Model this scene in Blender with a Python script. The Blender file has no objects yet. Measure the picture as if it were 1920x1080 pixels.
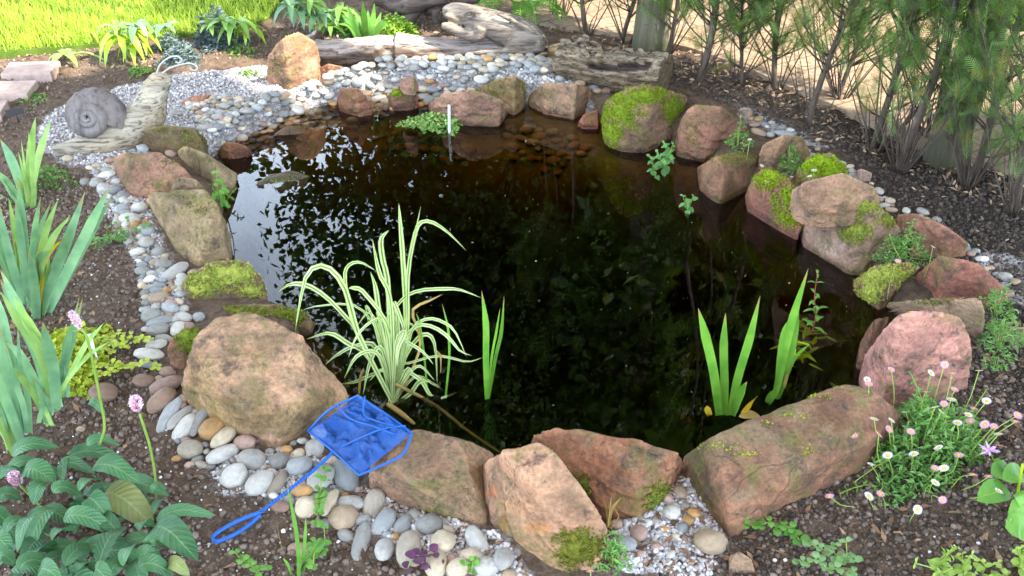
import bpy, bmesh, math, random
import numpy as np
from mathutils import Vector, Matrix

# ------------------------------------------------------------------ camera, sky, sun, exposure
S = bpy.context.scene
COL = S.collection
rng = np.random.default_rng(11)
random.seed(11)
R = math.radians
CAM_H, PITCH, LENS = 1.6, R(33.3), 35.0
cd = bpy.data.cameras.new('camera'); cam = bpy.data.objects.new('camera', cd); COL.objects.link(cam)
cam.location = (0, 0, CAM_H); cam.rotation_euler = (R(90) - PITCH, 0, 0)
cd.lens = LENS; cd.sensor_width = 36; cd.clip_start = .02; cd.clip_end = 600
S.camera = cam
SUN_EL, SUN_AZ = R(47), R(112)                 # azimuth clockwise from +Y
sd = bpy.data.lights.new('sun', 'SUN'); sun = bpy.data.objects.new('sun', sd); COL.objects.link(sun)
sd.energy = 5.0; sd.angle = R(.5); sd.color = (1, .93, .80)
SUN_DIR = Vector((math.sin(SUN_AZ) * math.cos(SUN_EL), math.cos(SUN_AZ) * math.cos(SUN_EL), math.sin(SUN_EL)))
sun.rotation_euler = SUN_DIR.to_track_quat('Z', 'Y').to_euler()
W = bpy.data.worlds.new('World'); S.world = W; W.use_nodes = True
wn, wl = W.node_tree.nodes, W.node_tree.links
bg = wn['Background']; bg.inputs[1].default_value = .055
sky = wn.new('ShaderNodeTexSky'); sky.sky_type = 'NISHITA'; sky.sun_disc = False
sky.sun_elevation = SUN_EL; sky.sun_rotation = SUN_AZ; sky.air_density = 1; sky.dust_density = 1.2; sky.ozone_density = 1
wtc = wn.new('ShaderNodeTexCoord'); wno = wn.new('ShaderNodeTexNoise'); wno.inputs['Scale'].default_value = 2.4
wno.inputs['Detail'].default_value = 6; wl.new(wtc.outputs['Generated'], wno.inputs['Vector'])
wcr = wn.new('ShaderNodeValToRGB'); wcr.color_ramp.elements[0].position = .40; wcr.color_ramp.elements[1].position = .68
wl.new(wno.outputs['Fac'], wcr.inputs[0])
wmx = wn.new('ShaderNodeMix'); wmx.data_type = 'RGBA'; wl.new(wcr.outputs[0], wmx.inputs[0])
wl.new(sky.outputs[0], wmx.inputs[6]); wmx.inputs[7].default_value = (13.4, 12.9, 12.2, 1)
wsx = wn.new('ShaderNodeSeparateXYZ'); wl.new(wtc.outputs['Generated'], wsx.inputs[0]); whz = wn.new('ShaderNodeValToRGB'); wl.new(wsx.outputs[2], whz.inputs[0])
for el_, (p_, c_) in zip([whz.color_ramp.elements[0], whz.color_ramp.elements.new(.35), whz.color_ramp.elements.new(.62), whz.color_ramp.elements[-1]], ((0., (.80, .92, 1.06)), (.46, (.78, .95, 1.18)), (.66, (.24, .24, .238)), (1., (.215, .212, .206)))): el_.position = p_; el_.color = (*c_, 1)
whm = wn.new('ShaderNodeVectorMath'); whm.operation = 'MULTIPLY'; wl.new(wmx.outputs[2], whm.inputs[0]); wl.new(whz.outputs[0], whm.inputs[1]); whs = wn.new('ShaderNodeVectorMath'); whs.operation = 'SCALE'; whs.inputs['Scale'].default_value = 4.2; wl.new(whm.outputs[0], whs.inputs[0])
wl.new(whs.outputs[0], bg.inputs[0])                # bright hazy band low in the sky
S.view_settings.view_transform = 'Standard'; S.view_settings.look = 'None'
S.view_settings.gamma = 1; S.view_settings.exposure = 1.95
S.render.engine = 'CYCLES'
S.cycles.use_denoising = True; S.cycles.sampling_pattern = 'TABULATED_SOBOL'
S.cycles.max_bounces = 8; S.cycles.transparent_max_bounces = 24
S.cycles.caustics_reflective = False; S.cycles.caustics_refractive = False

# ------------------------------------------------------------------ helpers
FPX = 1920 * LENS / 36
SP, CP = math.sin(PITCH), math.cos(PITCH)
def ray(px, py):
    s, t = (px - 960) / FPX, (py - 540) / FPX
    return np.array([s, CP - t * SP, -SP - t * CP])
def U(px, py, z=0.):
    d = ray(px, py); k = (z - CAM_H) / d[2]; return np.array([0, 0, CAM_H]) + d * k
def UY(px, py, Y):
    d = ray(px, py); k = Y / d[1]; return np.array([0, 0, CAM_H]) + d * k
def proj(P):
    P = np.atleast_2d(P); q = P - np.array([0, 0, CAM_H])
    dep = q[:, 1] * CP - q[:, 2] * SP; up = q[:, 1] * SP + q[:, 2] * CP
    return np.stack([960 + FPX * q[:, 0] / dep, 540 - FPX * up / dep, dep], 1)
def ppm(px, py, z=0.):                         # picture pixels per metre there
    return FPX / proj(U(px, py, z))[0, 2]

def _h(i, j, k, s):
    n = (i * 374761393 + j * 668265263 + k * 2147483647 + s * 974634777) & 0xffffffff
    n = ((n ^ (n >> 13)) * 1274126177) & 0xffffffff
    n = ((n ^ (n >> 16)) * 2246822519) & 0xffffffff
    return ((n ^ (n >> 15)) & 0xffffff) / float(0xffffff) * 2 - 1
def vnoise(P, seed=0):
    P = np.asarray(P, float); I = np.floor(P).astype(np.int64); f = P - I; u = f * f * (3 - 2 * f)
    o = 0
    for a in (0, 1):
        for b in (0, 1):
            for c in (0, 1):
                w = (u[:, 0] if a else 1 - u[:, 0]) * (u[:, 1] if b else 1 - u[:, 1]) * (u[:, 2] if c else 1 - u[:, 2])
                o = o + w * _h(I[:, 0] + a, I[:, 1] + b, I[:, 2] + c, seed)
    return o
def fbm(P, scale, octv=4, seed=0, gain=.5):
    P = np.asarray(P, float) * scale; o = 0; a = 1.; tot = 0
    for i in range(octv):
        o = o + a * vnoise(P + 17.3 * i, seed + i); tot += a; a *= gain; P = P * 2.03
    return o / tot

def mk(name, V, F, mat, parent=None, loc=None, smooth=True, col=None, uv=None):
    V = np.asarray(V, float).reshape(-1, 3)
    if parent is not None: loc = np.array(parent.location)
    elif loc is None: loc = np.array([V[:, 0].mean(), V[:, 1].mean(), V[:, 2].min()])
    loc = np.asarray(loc, float)
    me = bpy.data.meshes.new(name)
    if isinstance(F, np.ndarray) and F.ndim == 2:
        n, k = F.shape
        me.vertices.add(len(V)); me.vertices.foreach_set('co', (V - loc).astype(np.float32).ravel())
        me.loops.add(n * k); me.loops.foreach_set('vertex_index', F.astype(np.int32).ravel())
        me.polygons.add(n); me.polygons.foreach_set('loop_start', np.arange(0, n * k, k, dtype=np.int32))
        me.update(calc_edges=True); me.validate()
    else:
        me.from_pydata((V - loc).tolist(), [], [list(f) for f in F]); me.update()
    if smooth: me.polygons.foreach_set('use_smooth', np.ones(len(me.polygons), bool))
    if col is not None:
        a = me.color_attributes.new('Col', 'FLOAT_COLOR', 'POINT')
        c = np.ones((len(V), 4), np.float32); c[:, :3] = np.asarray(col); a.data.foreach_set('color', c.ravel())
    if uv is not None:
        l = me.uv_layers.new(name='UVMap'); vi = np.zeros(len(me.loops), np.int32)
        me.loops.foreach_get('vertex_index', vi); l.data.foreach_set('uv', np.asarray(uv, np.float32)[vi].ravel())
    me.materials.append(mat)
    o = bpy.data.objects.new(name, me); COL.objects.link(o)
    if parent is not None: o.parent = parent
    else: o.location = loc
    return o
def tag(o, label=None, cat=None, group=None, kind=None):
    if label: o['label'] = label
    if cat: o['category'] = cat
    if group: o['group'] = group
    if kind: o['kind'] = kind
    return o
def thing(name, label, cat, loc, group=None):
    o = bpy.data.objects.new(name, None); COL.objects.link(o); o.location = loc; o.empty_display_size = .05
    return tag(o, label, cat, group)
class MB:                                      # collects pieces of ONE mesh
    def __init__(s): s.V, s.F, s.C, s.UV, s.n = [], [], [], [], 0
    def add(s, V, F, uv=None, col=None):
        V = np.asarray(V, float); s.V.append(V)
        s.F += [[int(i) + s.n for i in f] for f in F]
        s.UV.append(np.zeros((len(V), 2)) if uv is None else np.asarray(uv, float))
        s.C.append(np.tile(np.array((1, 1, 1) if col is None else col, float), (len(V), 1)) if col is None or np.ndim(col) == 1 else np.asarray(col))
        s.n += len(V); return s
    def build(s, name, mat, parent=None, smooth=True, loc=None):
        return mk(name, np.concatenate(s.V), s.F, mat, parent, loc, smooth, np.concatenate(s.C), np.concatenate(s.UV))
def unit(v):
    v = np.asarray(v, float); return v / (np.linalg.norm(v, axis=-1, keepdims=True) + 1e-12)
def ico(sub):
    bm = bmesh.new(); bmesh.ops.create_icosphere(bm, subdivisions=sub, radius=1); bm.verts.ensure_lookup_table()
    V = np.array([v.co[:] for v in bm.verts]); F = np.array([[v.index for v in f.verts] for f in bm.faces]); bm.free(); return V, F
ICO = {k: ico(k) for k in (1, 2, 3, 4, 5, 6)}
def rand_rot(n, tilt=None):
    if tilt is None:
        q = unit(rng.normal(size=(n, 4)))
        w, x, y, z = q.T
        return np.stack([np.stack([1 - 2 * (y * y + z * z), 2 * (x * y - z * w), 2 * (x * z + y * w)], -1),
                         np.stack([2 * (x * y + z * w), 1 - 2 * (x * x + z * z), 2 * (y * z - x * w)], -1),
                         np.stack([2 * (x * z - y * w), 2 * (y * z + x * w), 1 - 2 * (x * x + y * y)], -1)], -2)
    a = rng.uniform(0, 2 * np.pi, n); z = np.stack([rng.normal(0, tilt, n), rng.normal(0, tilt, n), np.ones(n)], 1)
    return frames(z, np.stack([np.cos(a), np.sin(a), 0 * a], 1))
def frames(z, xh):                              # rotation matrices with columns x,y,z
    z = unit(z); y = unit(np.cross(z, xh)); x = np.cross(y, z); return np.stack([x, y, z], -1)
def scatter(TV, TF, pos, rot, scl, col=None):
    n = len(pos); scl = np.asarray(scl, float)
    if scl.ndim == 1: scl = scl[:, None]
    V = np.einsum('nij,nkj->nki', rot, TV[None] * scl[:, None, :]) + pos[:, None, :]
    F = (TF[None] + (np.arange(n) * len(TV))[:, None, None]).reshape(-1, TF.shape[1])
    return V.reshape(-1, 3), F, None if col is None else np.repeat(col, len(TV), 0)
def crom(P, n):                                 # Catmull-Rom resampling
    P = np.asarray(P, float)
    if len(P) == 2: return P[0] + (P[1] - P[0]) * np.linspace(0, 1, n)[:, None]
    Q = np.vstack([2 * P[0] - P[1], P, 2 * P[-1] - P[-2]]); t = np.linspace(0, len(P) - 1 - 1e-9, n); i = t.astype(int); f = (t - i)[:, None]
    a, b, c, d = Q[i], Q[i + 1], Q[i + 2], Q[i + 3]
    return .5 * (2 * b + (c - a) * f + (2 * a - 5 * b + 4 * c - d) * f ** 2 + (3 * b - a - 3 * c + d) * f ** 3)
def tube(P, r, seg=8, n=None, cap=True, squash=None):
    P = np.asarray(P, float)
    if n: 
        rr = np.interp(np.linspace(0, 1, n), np.linspace(0, 1, len(np.atleast_1d(r))), np.atleast_1d(r)) if np.ndim(r) else np.full(n, r)
        P = crom(P, n)
    else: rr = np.broadcast_to(r, (len(P),))
    T = unit(np.gradient(P, axis=0)); h = np.array([0, 0, 1.]) if abs(T[0, 2]) < .9 else np.array([1., 0, 0])
    x = unit(np.cross(h, T[0])); V = []
    for i in range(len(P)):
        x = unit(x - T[i] * np.dot(x, T[i])); y = np.cross(T[i], x); a = np.arange(seg) * 2 * np.pi / seg
        V.append(P[i] + rr[i] * (np.cos(a)[:, None] * x + np.sin(a)[:, None] * y * (squash or 1)))
    V = np.concatenate(V); F = []
    for i in range(len(P) - 1):
        for j in range(seg): F.append([i * seg + j, i * seg + (j + 1) % seg, (i + 1) * seg + (j + 1) % seg, (i + 1) * seg + j])
    if cap: F += [list(range(seg))[::-1], [(len(P) - 1) * seg + j for j in range(seg)]]
    uv = np.stack([np.tile(np.arange(seg) / seg, len(P)), np.repeat(np.linspace(0, 1, len(P)), seg)], 1)
    return V, F, uv
PROF = {'blade': lambda t: np.clip(1.0 - t ** 4, 0, 1) * (.75 + .25 * np.clip(t * 6, 0, 1)),
        'sword': lambda t: np.clip((1 - t) * 3.2, 0, 1) ** .8 * (.8 + .2 * np.clip(t * 4, 0, 1)),
        'lance': lambda t: np.sin(np.pi * np.clip(t, 0, 1) ** .75) ** .85 + .03,
        'round': lambda t: np.sqrt(np.clip(1 - (2 * t - 1) ** 2, 0, 1)),
        'oval': lambda t: np.sin(np.pi * t) ** .7}
def ribbon(P, w, hint, prof='blade', n=12, fold=.25, twist=0., wave=0.):
    P = crom(P, n); t = np.linspace(0, 1, n); T = unit(np.gradient(P, axis=0))
    s = unit(np.cross(T, np.broadcast_to(hint, T.shape))); nn = np.cross(s, T)
    if twist:
        a = twist * t; s2 = np.cos(a)[:, None] * s + np.sin(a)[:, None] * nn; nn = -np.sin(a)[:, None] * s + np.cos(a)[:, None] * nn; s = s2
    h = (PROF[prof](t) * w / 2)[:, None]
    wv = (np.sin(t * 17 + rng.uniform(0, 6)) * wave * w)[:, None] * nn
    L, M, Q = P - s * h + nn * h * fold + wv, P, P + s * h + nn * h * fold - wv
    V = np.stack([L, M, Q], 1).reshape(-1, 3)
    F = []
    for i in range(n - 1):
        a = i * 3; F += [[a, a + 1, a + 4, a + 3], [a + 1, a + 2, a + 5, a + 4]]
    uv = np.stack([np.tile([0, .5, 1], n), np.repeat(t, 3)], 1)
    return V, F, uv
def inpoly(X, Y, poly):
    poly = np.asarray(poly); c = np.zeros(np.shape(X), bool); j = len(poly) - 1
    for i in range(len(poly)):
        xi, yi = poly[i, :2]; xj, yj = poly[j, :2]
        c ^= ((yi > Y) != (yj > Y)) & (X < (xj - xi) * (Y - yi) / (yj - yi + 1e-12) + xi); j = i
    return c
def polydist(X, Y, poly):
    poly = np.asarray(poly); d = np.full(np.shape(X), 1e9)
    for i in range(len(poly)):
        a, b = poly[i - 1, :2], poly[i, :2]; ab = b - a
        t = np.clip(((X - a[0]) * ab[0] + (Y - a[1]) * ab[1]) / (ab @ ab), 0, 1)
        d = np.minimum(d, np.hypot(X - a[0] - t * ab[0], Y - a[1] - t * ab[1]))
    return d
def pxpoly(pts, z=0.): return np.array([U(x, y, z)[:2] for x, y in pts])
def sstep(a, b, x):
    t = np.clip((x - a) / (b - a), 0, 1); return t * t * (3 - 2 * t)
def sample_poly(poly, n):
    lo, hi = poly.min(0), poly.max(0); out = []
    while sum(len(o) for o in out) < n:
        p = rng.uniform(lo, hi, (n * 2, 2)); out.append(p[inpoly(p[:, 0], p[:, 1], poly)])
    return np.concatenate(out)[:n]

# ------------------------------------------------------------------ materials
def srgb(r, g, b):
    return tuple(((c / 255) / 12.92 if c / 255 <= .04045 else ((c / 255 + .055) / 1.055) ** 2.4) for c in (r, g, b))
class NT:
    def __init__(s, name):
        s.m = bpy.data.materials.new(name); s.m.use_nodes = True; s.t = s.m.node_tree; s.n = s.t.nodes; s.l = s.t.links
        s.b = s.n['Principled BSDF']; s.out = s.n['Material Output']
    def N(s, typ, **k):
        x = s.n.new('ShaderNode' + typ)
        for a, v in k.items():
            if hasattr(x, a): setattr(x, a, v)
        return x
    def set(s, node, **k):
        for a, v in k.items():
            i = node.inputs[a.replace('_', ' ')]
            if hasattr(v, 'node'): s.l.new(v, i)
            else: i.default_value = v
        return node
    def coord(s, kind='Object', scale=(1, 1, 1), rnd=False):
        c = s.N('TexCoord').outputs[kind]
        if rnd:
            oi = s.N('ObjectInfo'); v = s.N('VectorMath', operation='SCALE'); v.inputs[0].default_value = (31, 17, 23)
            s.l.new(oi.outputs['Random'], v.inputs['Scale']); a = s.N('VectorMath', operation='ADD'); s.l.new(c, a.inputs[0]); s.l.new(v.outputs[0], a.inputs[1]); c = a.outputs[0]
        mp = s.N('Mapping'); mp.inputs['Scale'].default_value = scale; s.l.new(c, mp.inputs['Vector']); return mp.outputs[0]
    def noise(s, vec, scale, detail=5, rough=.55, dist=0.):
        x = s.N('TexNoise'); s.l.new(vec, x.inputs['Vector']); s.set(x, Scale=scale, Detail=detail, Roughness=rough, Distortion=dist); return x.outputs['Fac']
    def vor(s, vec, scale, out='Distance', feature='F1'):
        x = s.N('TexVoronoi', feature=feature); s.l.new(vec, x.inputs['Vector']); x.inputs['Scale'].default_value = scale; return x.outputs[out]
    def ramp(s, fac, *stops):
        x = s.N('ValToRGB'); e = x.color_ramp.elements
        while len(e) < len(stops): e.new(.5)
        for el, (p, c) in zip(e, stops):
            el.position = p; el.color = (c, c, c, 1) if np.isscalar(c) else (*c, 1)
        s.l.new(fac, x.inputs[0]); return x.outputs[0]
    def mix(s, fac, a, b, blend='MIX'):
        x = s.N('Mix', data_type='RGBA', blend_type=blend)
        for i, v in ((0, fac), (6, a), (7, b)):
            if hasattr(v, 'node'): s.l.new(v, x.inputs[i])
            else: x.inputs[i].default_value = v if i == 0 else (*v[:3], 1)
        return x.outputs[2]
    def math(s, op, a, b=0.):
        x = s.N('Math', operation=op)
        for i, v in ((0, a), (1, b)):
            if hasattr(v, 'node'): s.l.new(v, x.inputs[i])
            else: x.inputs[i].default_value = v
        return x.outputs[0]
    def bump(s, h, strength=.3, dist=.01, normal=None):
        x = s.N('Bump'); s.l.new(h, x.inputs['Height']); x.inputs['Strength'].default_value = strength; x.inputs['Distance'].default_value = dist
        if normal is not None: s.l.new(normal, x.inputs['Normal'])
        return x.outputs[0]
    def fin(s, color, rough=.8, normal=None, spec=.3):
        s.set(s.b, Base_Color=color if hasattr(color, 'node') else (*color, 1), Roughness=rough)
        s.b.inputs['Specular IOR Level'].default_value = spec
        if normal is not None: s.l.new(normal, s.b.inputs['Normal'])
        return s.m
    def posz(s):
        g = s.N('NewGeometry'); x = s.N('SeparateXYZ'); s.l.new(g.outputs['Position'], x.inputs[0]); return x.outputs[2]

WATER_Z = -.06
def m_rock():
    k = NT('sandstone'); v = k.coord(rnd=True); oc = k.N('ObjectInfo').outputs['Color']
    big = k.noise(v, 7, 5, .6, .4); mid = k.noise(v, 22, 6, .65); fine = k.noise(v, 110, 4, .7); lay = k.noise(k.coord(scale=(1, 1, 5), rnd=True), 9, 4)
    c = k.mix(k.ramp(big, (.38, 0.), (.62, 1.)), k.mix(1., oc, (.60, .54, .52), 'MULTIPLY'), k.mix(1., oc, (1.36, 1.2, 1.12), 'MULTIPLY'))
    c = k.mix(k.math('MULTIPLY', k.ramp(lay, (.5, 0.), (.66, 1.)), .45), c, k.mix(1., oc, (1.35, 1.05, .95), 'MULTIPLY'))
    g = k.N('NewGeometry'); nz = k.N('SeparateXYZ'); k.l.new(g.outputs['Normal'], nz.inputs[0])
    up = k.ramp(nz.outputs[2], (.25, .25), (.85, 1.))
    at = k.N('Attribute'); at.attribute_name = 'Col'; c = k.mix(1., c, at.outputs['Color'], 'MULTIPLY')
    lich = k.math('MULTIPLY', k.ramp(k.noise(v, 11, 6, .7, .6), (.46, .05), (.58, .62)), up)
    c = k.mix(lich, c, srgb(122, 105, 80)); 
    alg = k.math('MULTIPLY', k.ramp(k.noise(v, 8.3, 5, .65, .3), (.49, 0.), (.60, .60)), k.ramp(mid, (.40, .1), (.56, 1.)))
    c = k.mix(alg, c, srgb(92, 94, 42))
    drk = k.ramp(k.noise(v, 15, 6, .8, .2), (.52, 0.), (.64, .75)); c = k.mix(drk, c, srgb(70, 60, 52)); spk = k.ramp(k.noise(v, 60, 3, .6), (.62, 0.), (.7, .5)); c = k.mix(spk, c, srgb(60, 50, 44))
    sp = k.ramp(fine, (.36, .74), (.66, 1.2)); c = k.mix(1., c, sp, 'MULTIPLY')
    z = k.posz(); wob = k.math('MULTIPLY', k.math('SUBTRACT', mid, .5), .03)
    wet = k.ramp(k.math('ADD', z, wob), (0., 1.), (1., 1.))
    wv = k.N('MapRange'); k.set(wv, Value=k.math('ADD', z, wob), From_Min=WATER_Z + .03, From_Max=WATER_Z + .014); 
    c = k.mix(k.math('MULTIPLY', wv.outputs[0], .6), c, k.mix(1., c, (.42, .33, .28), 'MULTIPLY'))
    ro = k.math('SUBTRACT', .88, k.math('MULTIPLY', wv.outputs[0], .5))
    wv2 = k.N('VectorMath', operation='ADD'); nz2 = k.N('TexNoise'); k.l.new(v, nz2.inputs['Vector']); nz2.inputs['Scale'].default_value = 9; sc2 = k.N('VectorMath', operation='SCALE'); sc2.inputs['Scale'].default_value = .14; k.l.new(nz2.outputs['Color'], sc2.inputs[0]); k.l.new(v, wv2.inputs[0]); k.l.new(sc2.outputs[0], wv2.inputs[1])
    cr = k.ramp(k.vor(wv2.outputs[0], 5.5, 'Distance', 'DISTANCE_TO_EDGE'), (0., 0.), (.018, 1.)); crm = k.math('MULTIPLY', k.math('SUBTRACT', 1., cr), k.ramp(k.noise(v, 5, 3), (.5, 0.), (.6, 1.)))
    c = k.mix(k.math('MULTIPLY', crm, .32), c, srgb(58, 46, 40)); pt = g.outputs['Pointiness']; c = k.mix(1., c, k.ramp(pt, (.44, .55), (.5, 1.), (.56, 1.3)), 'MULTIPLY')
    n = k.bump(k.math('SUBTRACT', 1., crm), .5, .006); n = k.bump(big, .3, .02, n); n = k.bump(mid, .75, .012, n); n = k.bump(fine, .8, .004, n); n = k.bump(lay, .3, .008, n)
    return k.fin(c, ro, n, .25)
def m_pebble(attr=False):
    k = NT('pebble_stone' if not attr else 'pebble_mixture'); v = k.coord(rnd=True)
    if attr: a = k.N('Attribute'); a.attribute_name = 'Col'; oc = a.outputs['Color']
    else: oc = k.N('ObjectInfo').outputs['Color']
    sc = 55 if attr else 1.6
    big = k.noise(v, sc, 4, .6, .8); mid = k.noise(v, sc * 3.2, 6, .7, .4); fine = k.noise(v, sc * 16, 3, .7)
    c = k.mix(k.ramp(big, (.35, 0.), (.68, 1.)), k.mix(1., oc, (.82, .80, .78), 'MULTIPLY'), k.mix(1., oc, (1.16, 1.12, 1.05), 'MULTIPLY'))
    c = k.mix(k.ramp(mid, (.55, 0.), (.72, .55)), c, k.mix(.5, oc, srgb(196, 150, 96)))
    c = k.mix(k.ramp(k.noise(v, sc * 2.3, 5, .7, 1.2), (.60, 0.), (.70, .6)), c, srgb(120, 118, 112))
    c = k.mix(1., c, k.ramp(fine, (.3, .84), (.7, 1.12)), 'MULTIPLY')
    z = k.posz(); wv = k.N('MapRange'); k.set(wv, Value=z, From_Min=WATER_Z + .02, From_Max=WATER_Z + .004)
    c = k.mix(wv.outputs[0], c, k.mix(1., c, (.8, .5, .28), 'MULTIPLY'))
    n = k.bump(mid, .18, .02 if not attr else .004); n = k.bump(fine, .15, .01 if not attr else .002, n)
    return k.fin(c, .62, n, .3)
def m_attr(name, rough=.9, jitter=60, amt=(.8, 1.15), bumps=.3):
    k = NT(name); a = k.N('Attribute'); a.attribute_name = 'Col'; v = k.coord('Object')
    f = k.noise(v, jitter, 4, .65); c = k.mix(1., a.outputs['Color'], k.ramp(f, (.3, amt[0]), (.7, amt[1])), 'MULTIPLY')
    return k.fin(c, rough, k.bump(f, bumps, .004), .2)
def m_ground():
    k = NT('garden_soil'); a = k.N('Attribute'); a.attribute_name = 'Col'; s = k.N('SeparateColor'); k.l.new(a.outputs['Color'], s.inputs[0])
    v = k.coord('Object'); b = k.noise(v, 3.5, 5, .6); m = k.noise(v, 34, 6, .7); f = k.noise(v, 150, 4, .7); vo = k.vor(v, 60); cell = k.vor(v, 95, 'Color')
    soil = k.mix(k.ramp(m, (.3, 0.), (.7, 1.)), srgb(62, 49, 39), srgb(134, 112, 93)); soil = k.mix(k.ramp(b, (.35, 0.), (.65, .45)), soil, srgb(134, 114, 98))
    mul = k.mix(k.ramp(m, (.3, 0.), (.7, 1.)), srgb(32, 27, 24), srgb(78, 68, 60))
    c = k.mix(s.outputs[1], soil, mul)
    hs = k.N('SeparateColor'); k.l.new(cell, hs.inputs[0])
    gr = k.ramp(hs.outputs[0], (0., srgb(160, 142, 134)), (.25, srgb(204, 198, 194)), (.5, srgb(182, 168, 160)), (.75, srgb(216, 212, 209)), (1., srgb(168, 164, 164)))
    gr = k.mix(1., gr, k.ramp(k.vor(v, 95), (.1, 1.), (.8, .55)), 'MULTIPLY')
    gm = k.ramp(k.math('ADD', s.outputs[0], k.math('MULTIPLY', k.math('SUBTRACT', m, .5), .9)), (.4, 0.), (.6, 1.))
    c = k.mix(gm, c, gr)
    n = k.bump(m, 1., .03); n = k.bump(vo, .5, .01, n); n = k.bump(f, .8, .006, n)
    return k.fin(c, .95, n, .15)
def m_bed():
    k = NT('pond_mud'); v = k.coord('Object'); b = k.noise(v, 5, 5); m = k.noise(v, 26, 5, .7)
    c = k.mix(k.ramp(b, (.35, 0.), (.65, 1.)), srgb(74, 60, 32), srgb(136, 104, 52)); c = k.mix(k.ramp(m, (.5, 0.), (.7, .7)), c, srgb(84, 80, 36))
    return k.fin(c, .9, k.bump(m, .5, .02), .2)
def m_water():
    k = NT('pond_water'); k.n.remove(k.b); v = k.coord('Object')
    h = k.noise(v, 3.2, 1, .4); n = k.bump(h, .02, .03)
    fr = k.N('Fresnel'); fr.inputs['IOR'].default_value = 1.44; k.l.new(n, fr.inputs['Normal'])
    gl = k.N('BsdfGlossy'); gl.inputs['Roughness'].default_value = 0.; k.l.new(n, gl.inputs['Normal'])
    tr = k.N('BsdfTransparent'); mx = k.N('MixShader'); k.l.new(fr.outputs[0], mx.inputs[0]); k.l.new(tr.outputs[0], mx.inputs[1]); k.l.new(gl.outputs[0], mx.inputs[2])
    k.l.new(mx.outputs[0], k.out.inputs['Surface'])
    va = k.N('VolumeAbsorption'); va.inputs['Color'].default_value = (.74, .62, .08, 1); va.inputs['Density'].default_value = 13.0
    k.l.new(va.outputs[0], k.out.inputs['Volume']); return k.m
def m_leaf(name, c1, c2, trans=.3, rough=.45, stripe=None, veins=False, objrand=True, tipc=None, attr=False, spec=.35):
    k = NT(name); v = k.coord(rnd=objrand); n1 = k.noise(v, 18, 3); n2 = k.noise(v, 90, 3)
    c = k.mix(k.ramp(n1, (.3, 0.), (.7, 1.)), c1, c2)
    if attr:
        a = k.N('Attribute'); a.attribute_name = 'Col'; c = k.mix(1., c, a.outputs['Color'], 'MULTIPLY')
    if objrand:
        oi = k.N('ObjectInfo'); c = k.mix(1., c, k.ramp(oi.outputs['Random'], (0., .78), (1., 1.18)), 'MULTIPLY')
    uvn = k.N('UVMap'); sx = k.N('SeparateXYZ'); k.l.new(uvn.outputs[0], sx.inputs[0]); u, w = sx.outputs[0], sx.outputs[1]
    nrm = k.bump(n2, .15, .002)
    if stripe is not None:                       # pale margins either side of a green centre
        e = k.math('ABSOLUTE', k.math('SUBTRACT', u, .5)); st = k.ramp(e, (.14, 0.), (.20, 1.), (.36, 1.), (.42, .35), (.5, .9)); c = k.mix(st, c, stripe)
    if veins:
        e = k.math('ABSOLUTE', k.math('SUBTRACT', u, .5)); mr = k.ramp(e, (.0, 1.), (.05, 0.)); c = k.mix(k.math('MULTIPLY', mr, .45), c, srgb(140, 168, 110))
        ph = k.math('SINE', k.math('MULTIPLY', k.math('SUBTRACT', w, k.math('MULTIPLY', e, .35)), 75.)); vv = k.ramp(ph, (.82, 0.), (1., .09)); c = k.mix(vv, c, srgb(150, 170, 110)); nrm = k.bump(ph, .25, .004, nrm)
    else:
        ph = k.math('SINE', k.math('MULTIPLY', u, 60.)); c = k.mix(k.ramp(ph, (.2, 0.), (1., .22)), c, k.mix(1., c, (.62, .66, .6), 'MULTIPLY')); nrm = k.bump(ph, .12, .001, nrm)
    if tipc is not None: c = k.mix(k.ramp(w, (.86, 0.), (.99, 1.)), c, tipc)
    k.fin(c, rough, nrm, spec)
    tl = k.N('BsdfTranslucent'); k.l.new(k.mix(1., c, (1.25, 1.2, .6), 'MULTIPLY'), tl.inputs[0]); mx = k.N('MixShader'); mx.inputs[0].default_value = trans
    k.l.new(k.b.outputs[0], mx.inputs[1]); k.l.new(tl.outputs[0], mx.inputs[2]); k.l.new(mx.outputs[0], k.out.inputs['Surface'])
    return k.m
def m_moss():
    k = NT('moss'); a = k.N('Attribute'); a.attribute_name = 'Col'; v = k.coord(rnd=True); b = k.noise(v, 16, 4); f = k.noise(v, 120, 3)
    c = k.mix(1., a.outputs['Color'], k.ramp(f, (.3, .6), (.7, 1.25)), 'MULTIPLY'); c = k.mix(k.ramp(b, (.5, 0.), (.7, .5)), c, srgb(92, 96, 28))
    return k.fin(c, .95, k.bump(f, .6, .004), .1)
def m_wood(name, c1, c2, c3, axis=0, sc=1., dark=.5, top=None, attr=False):
    k = NT(name); s = [22, 22, 22]; s[axis] = 2.2; v = k.coord(scale=tuple(x * sc for x in s)); v0 = k.coord()
    g = k.noise(v, 1, 6, .65, .8); g2 = k.noise(v, 3.4, 5, .7, .4); b = k.noise(v0, 9, 4)
    c = k.mix(k.ramp(g, (.32, 0.), (.68, 1.)), c1, c2); c = k.mix(k.ramp(b, (.42, 0.), (.65, .7)), c, c3)
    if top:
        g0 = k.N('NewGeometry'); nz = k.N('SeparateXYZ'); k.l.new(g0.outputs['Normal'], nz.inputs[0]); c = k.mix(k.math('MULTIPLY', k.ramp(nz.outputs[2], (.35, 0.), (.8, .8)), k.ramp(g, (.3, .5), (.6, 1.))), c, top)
    c = k.mix(k.ramp(g2, (.36, dark), (.50, 0.)), c, srgb(30, 24, 21))
    if attr: at = k.N('Attribute'); at.attribute_name = 'Col'; c = k.mix(1., c, at.outputs['Color'], 'MULTIPLY')
    n = k.bump(g, .9, .015); n = k.bump(g2, 1., .008, n); return k.fin(c, .88, n, .2)
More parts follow.
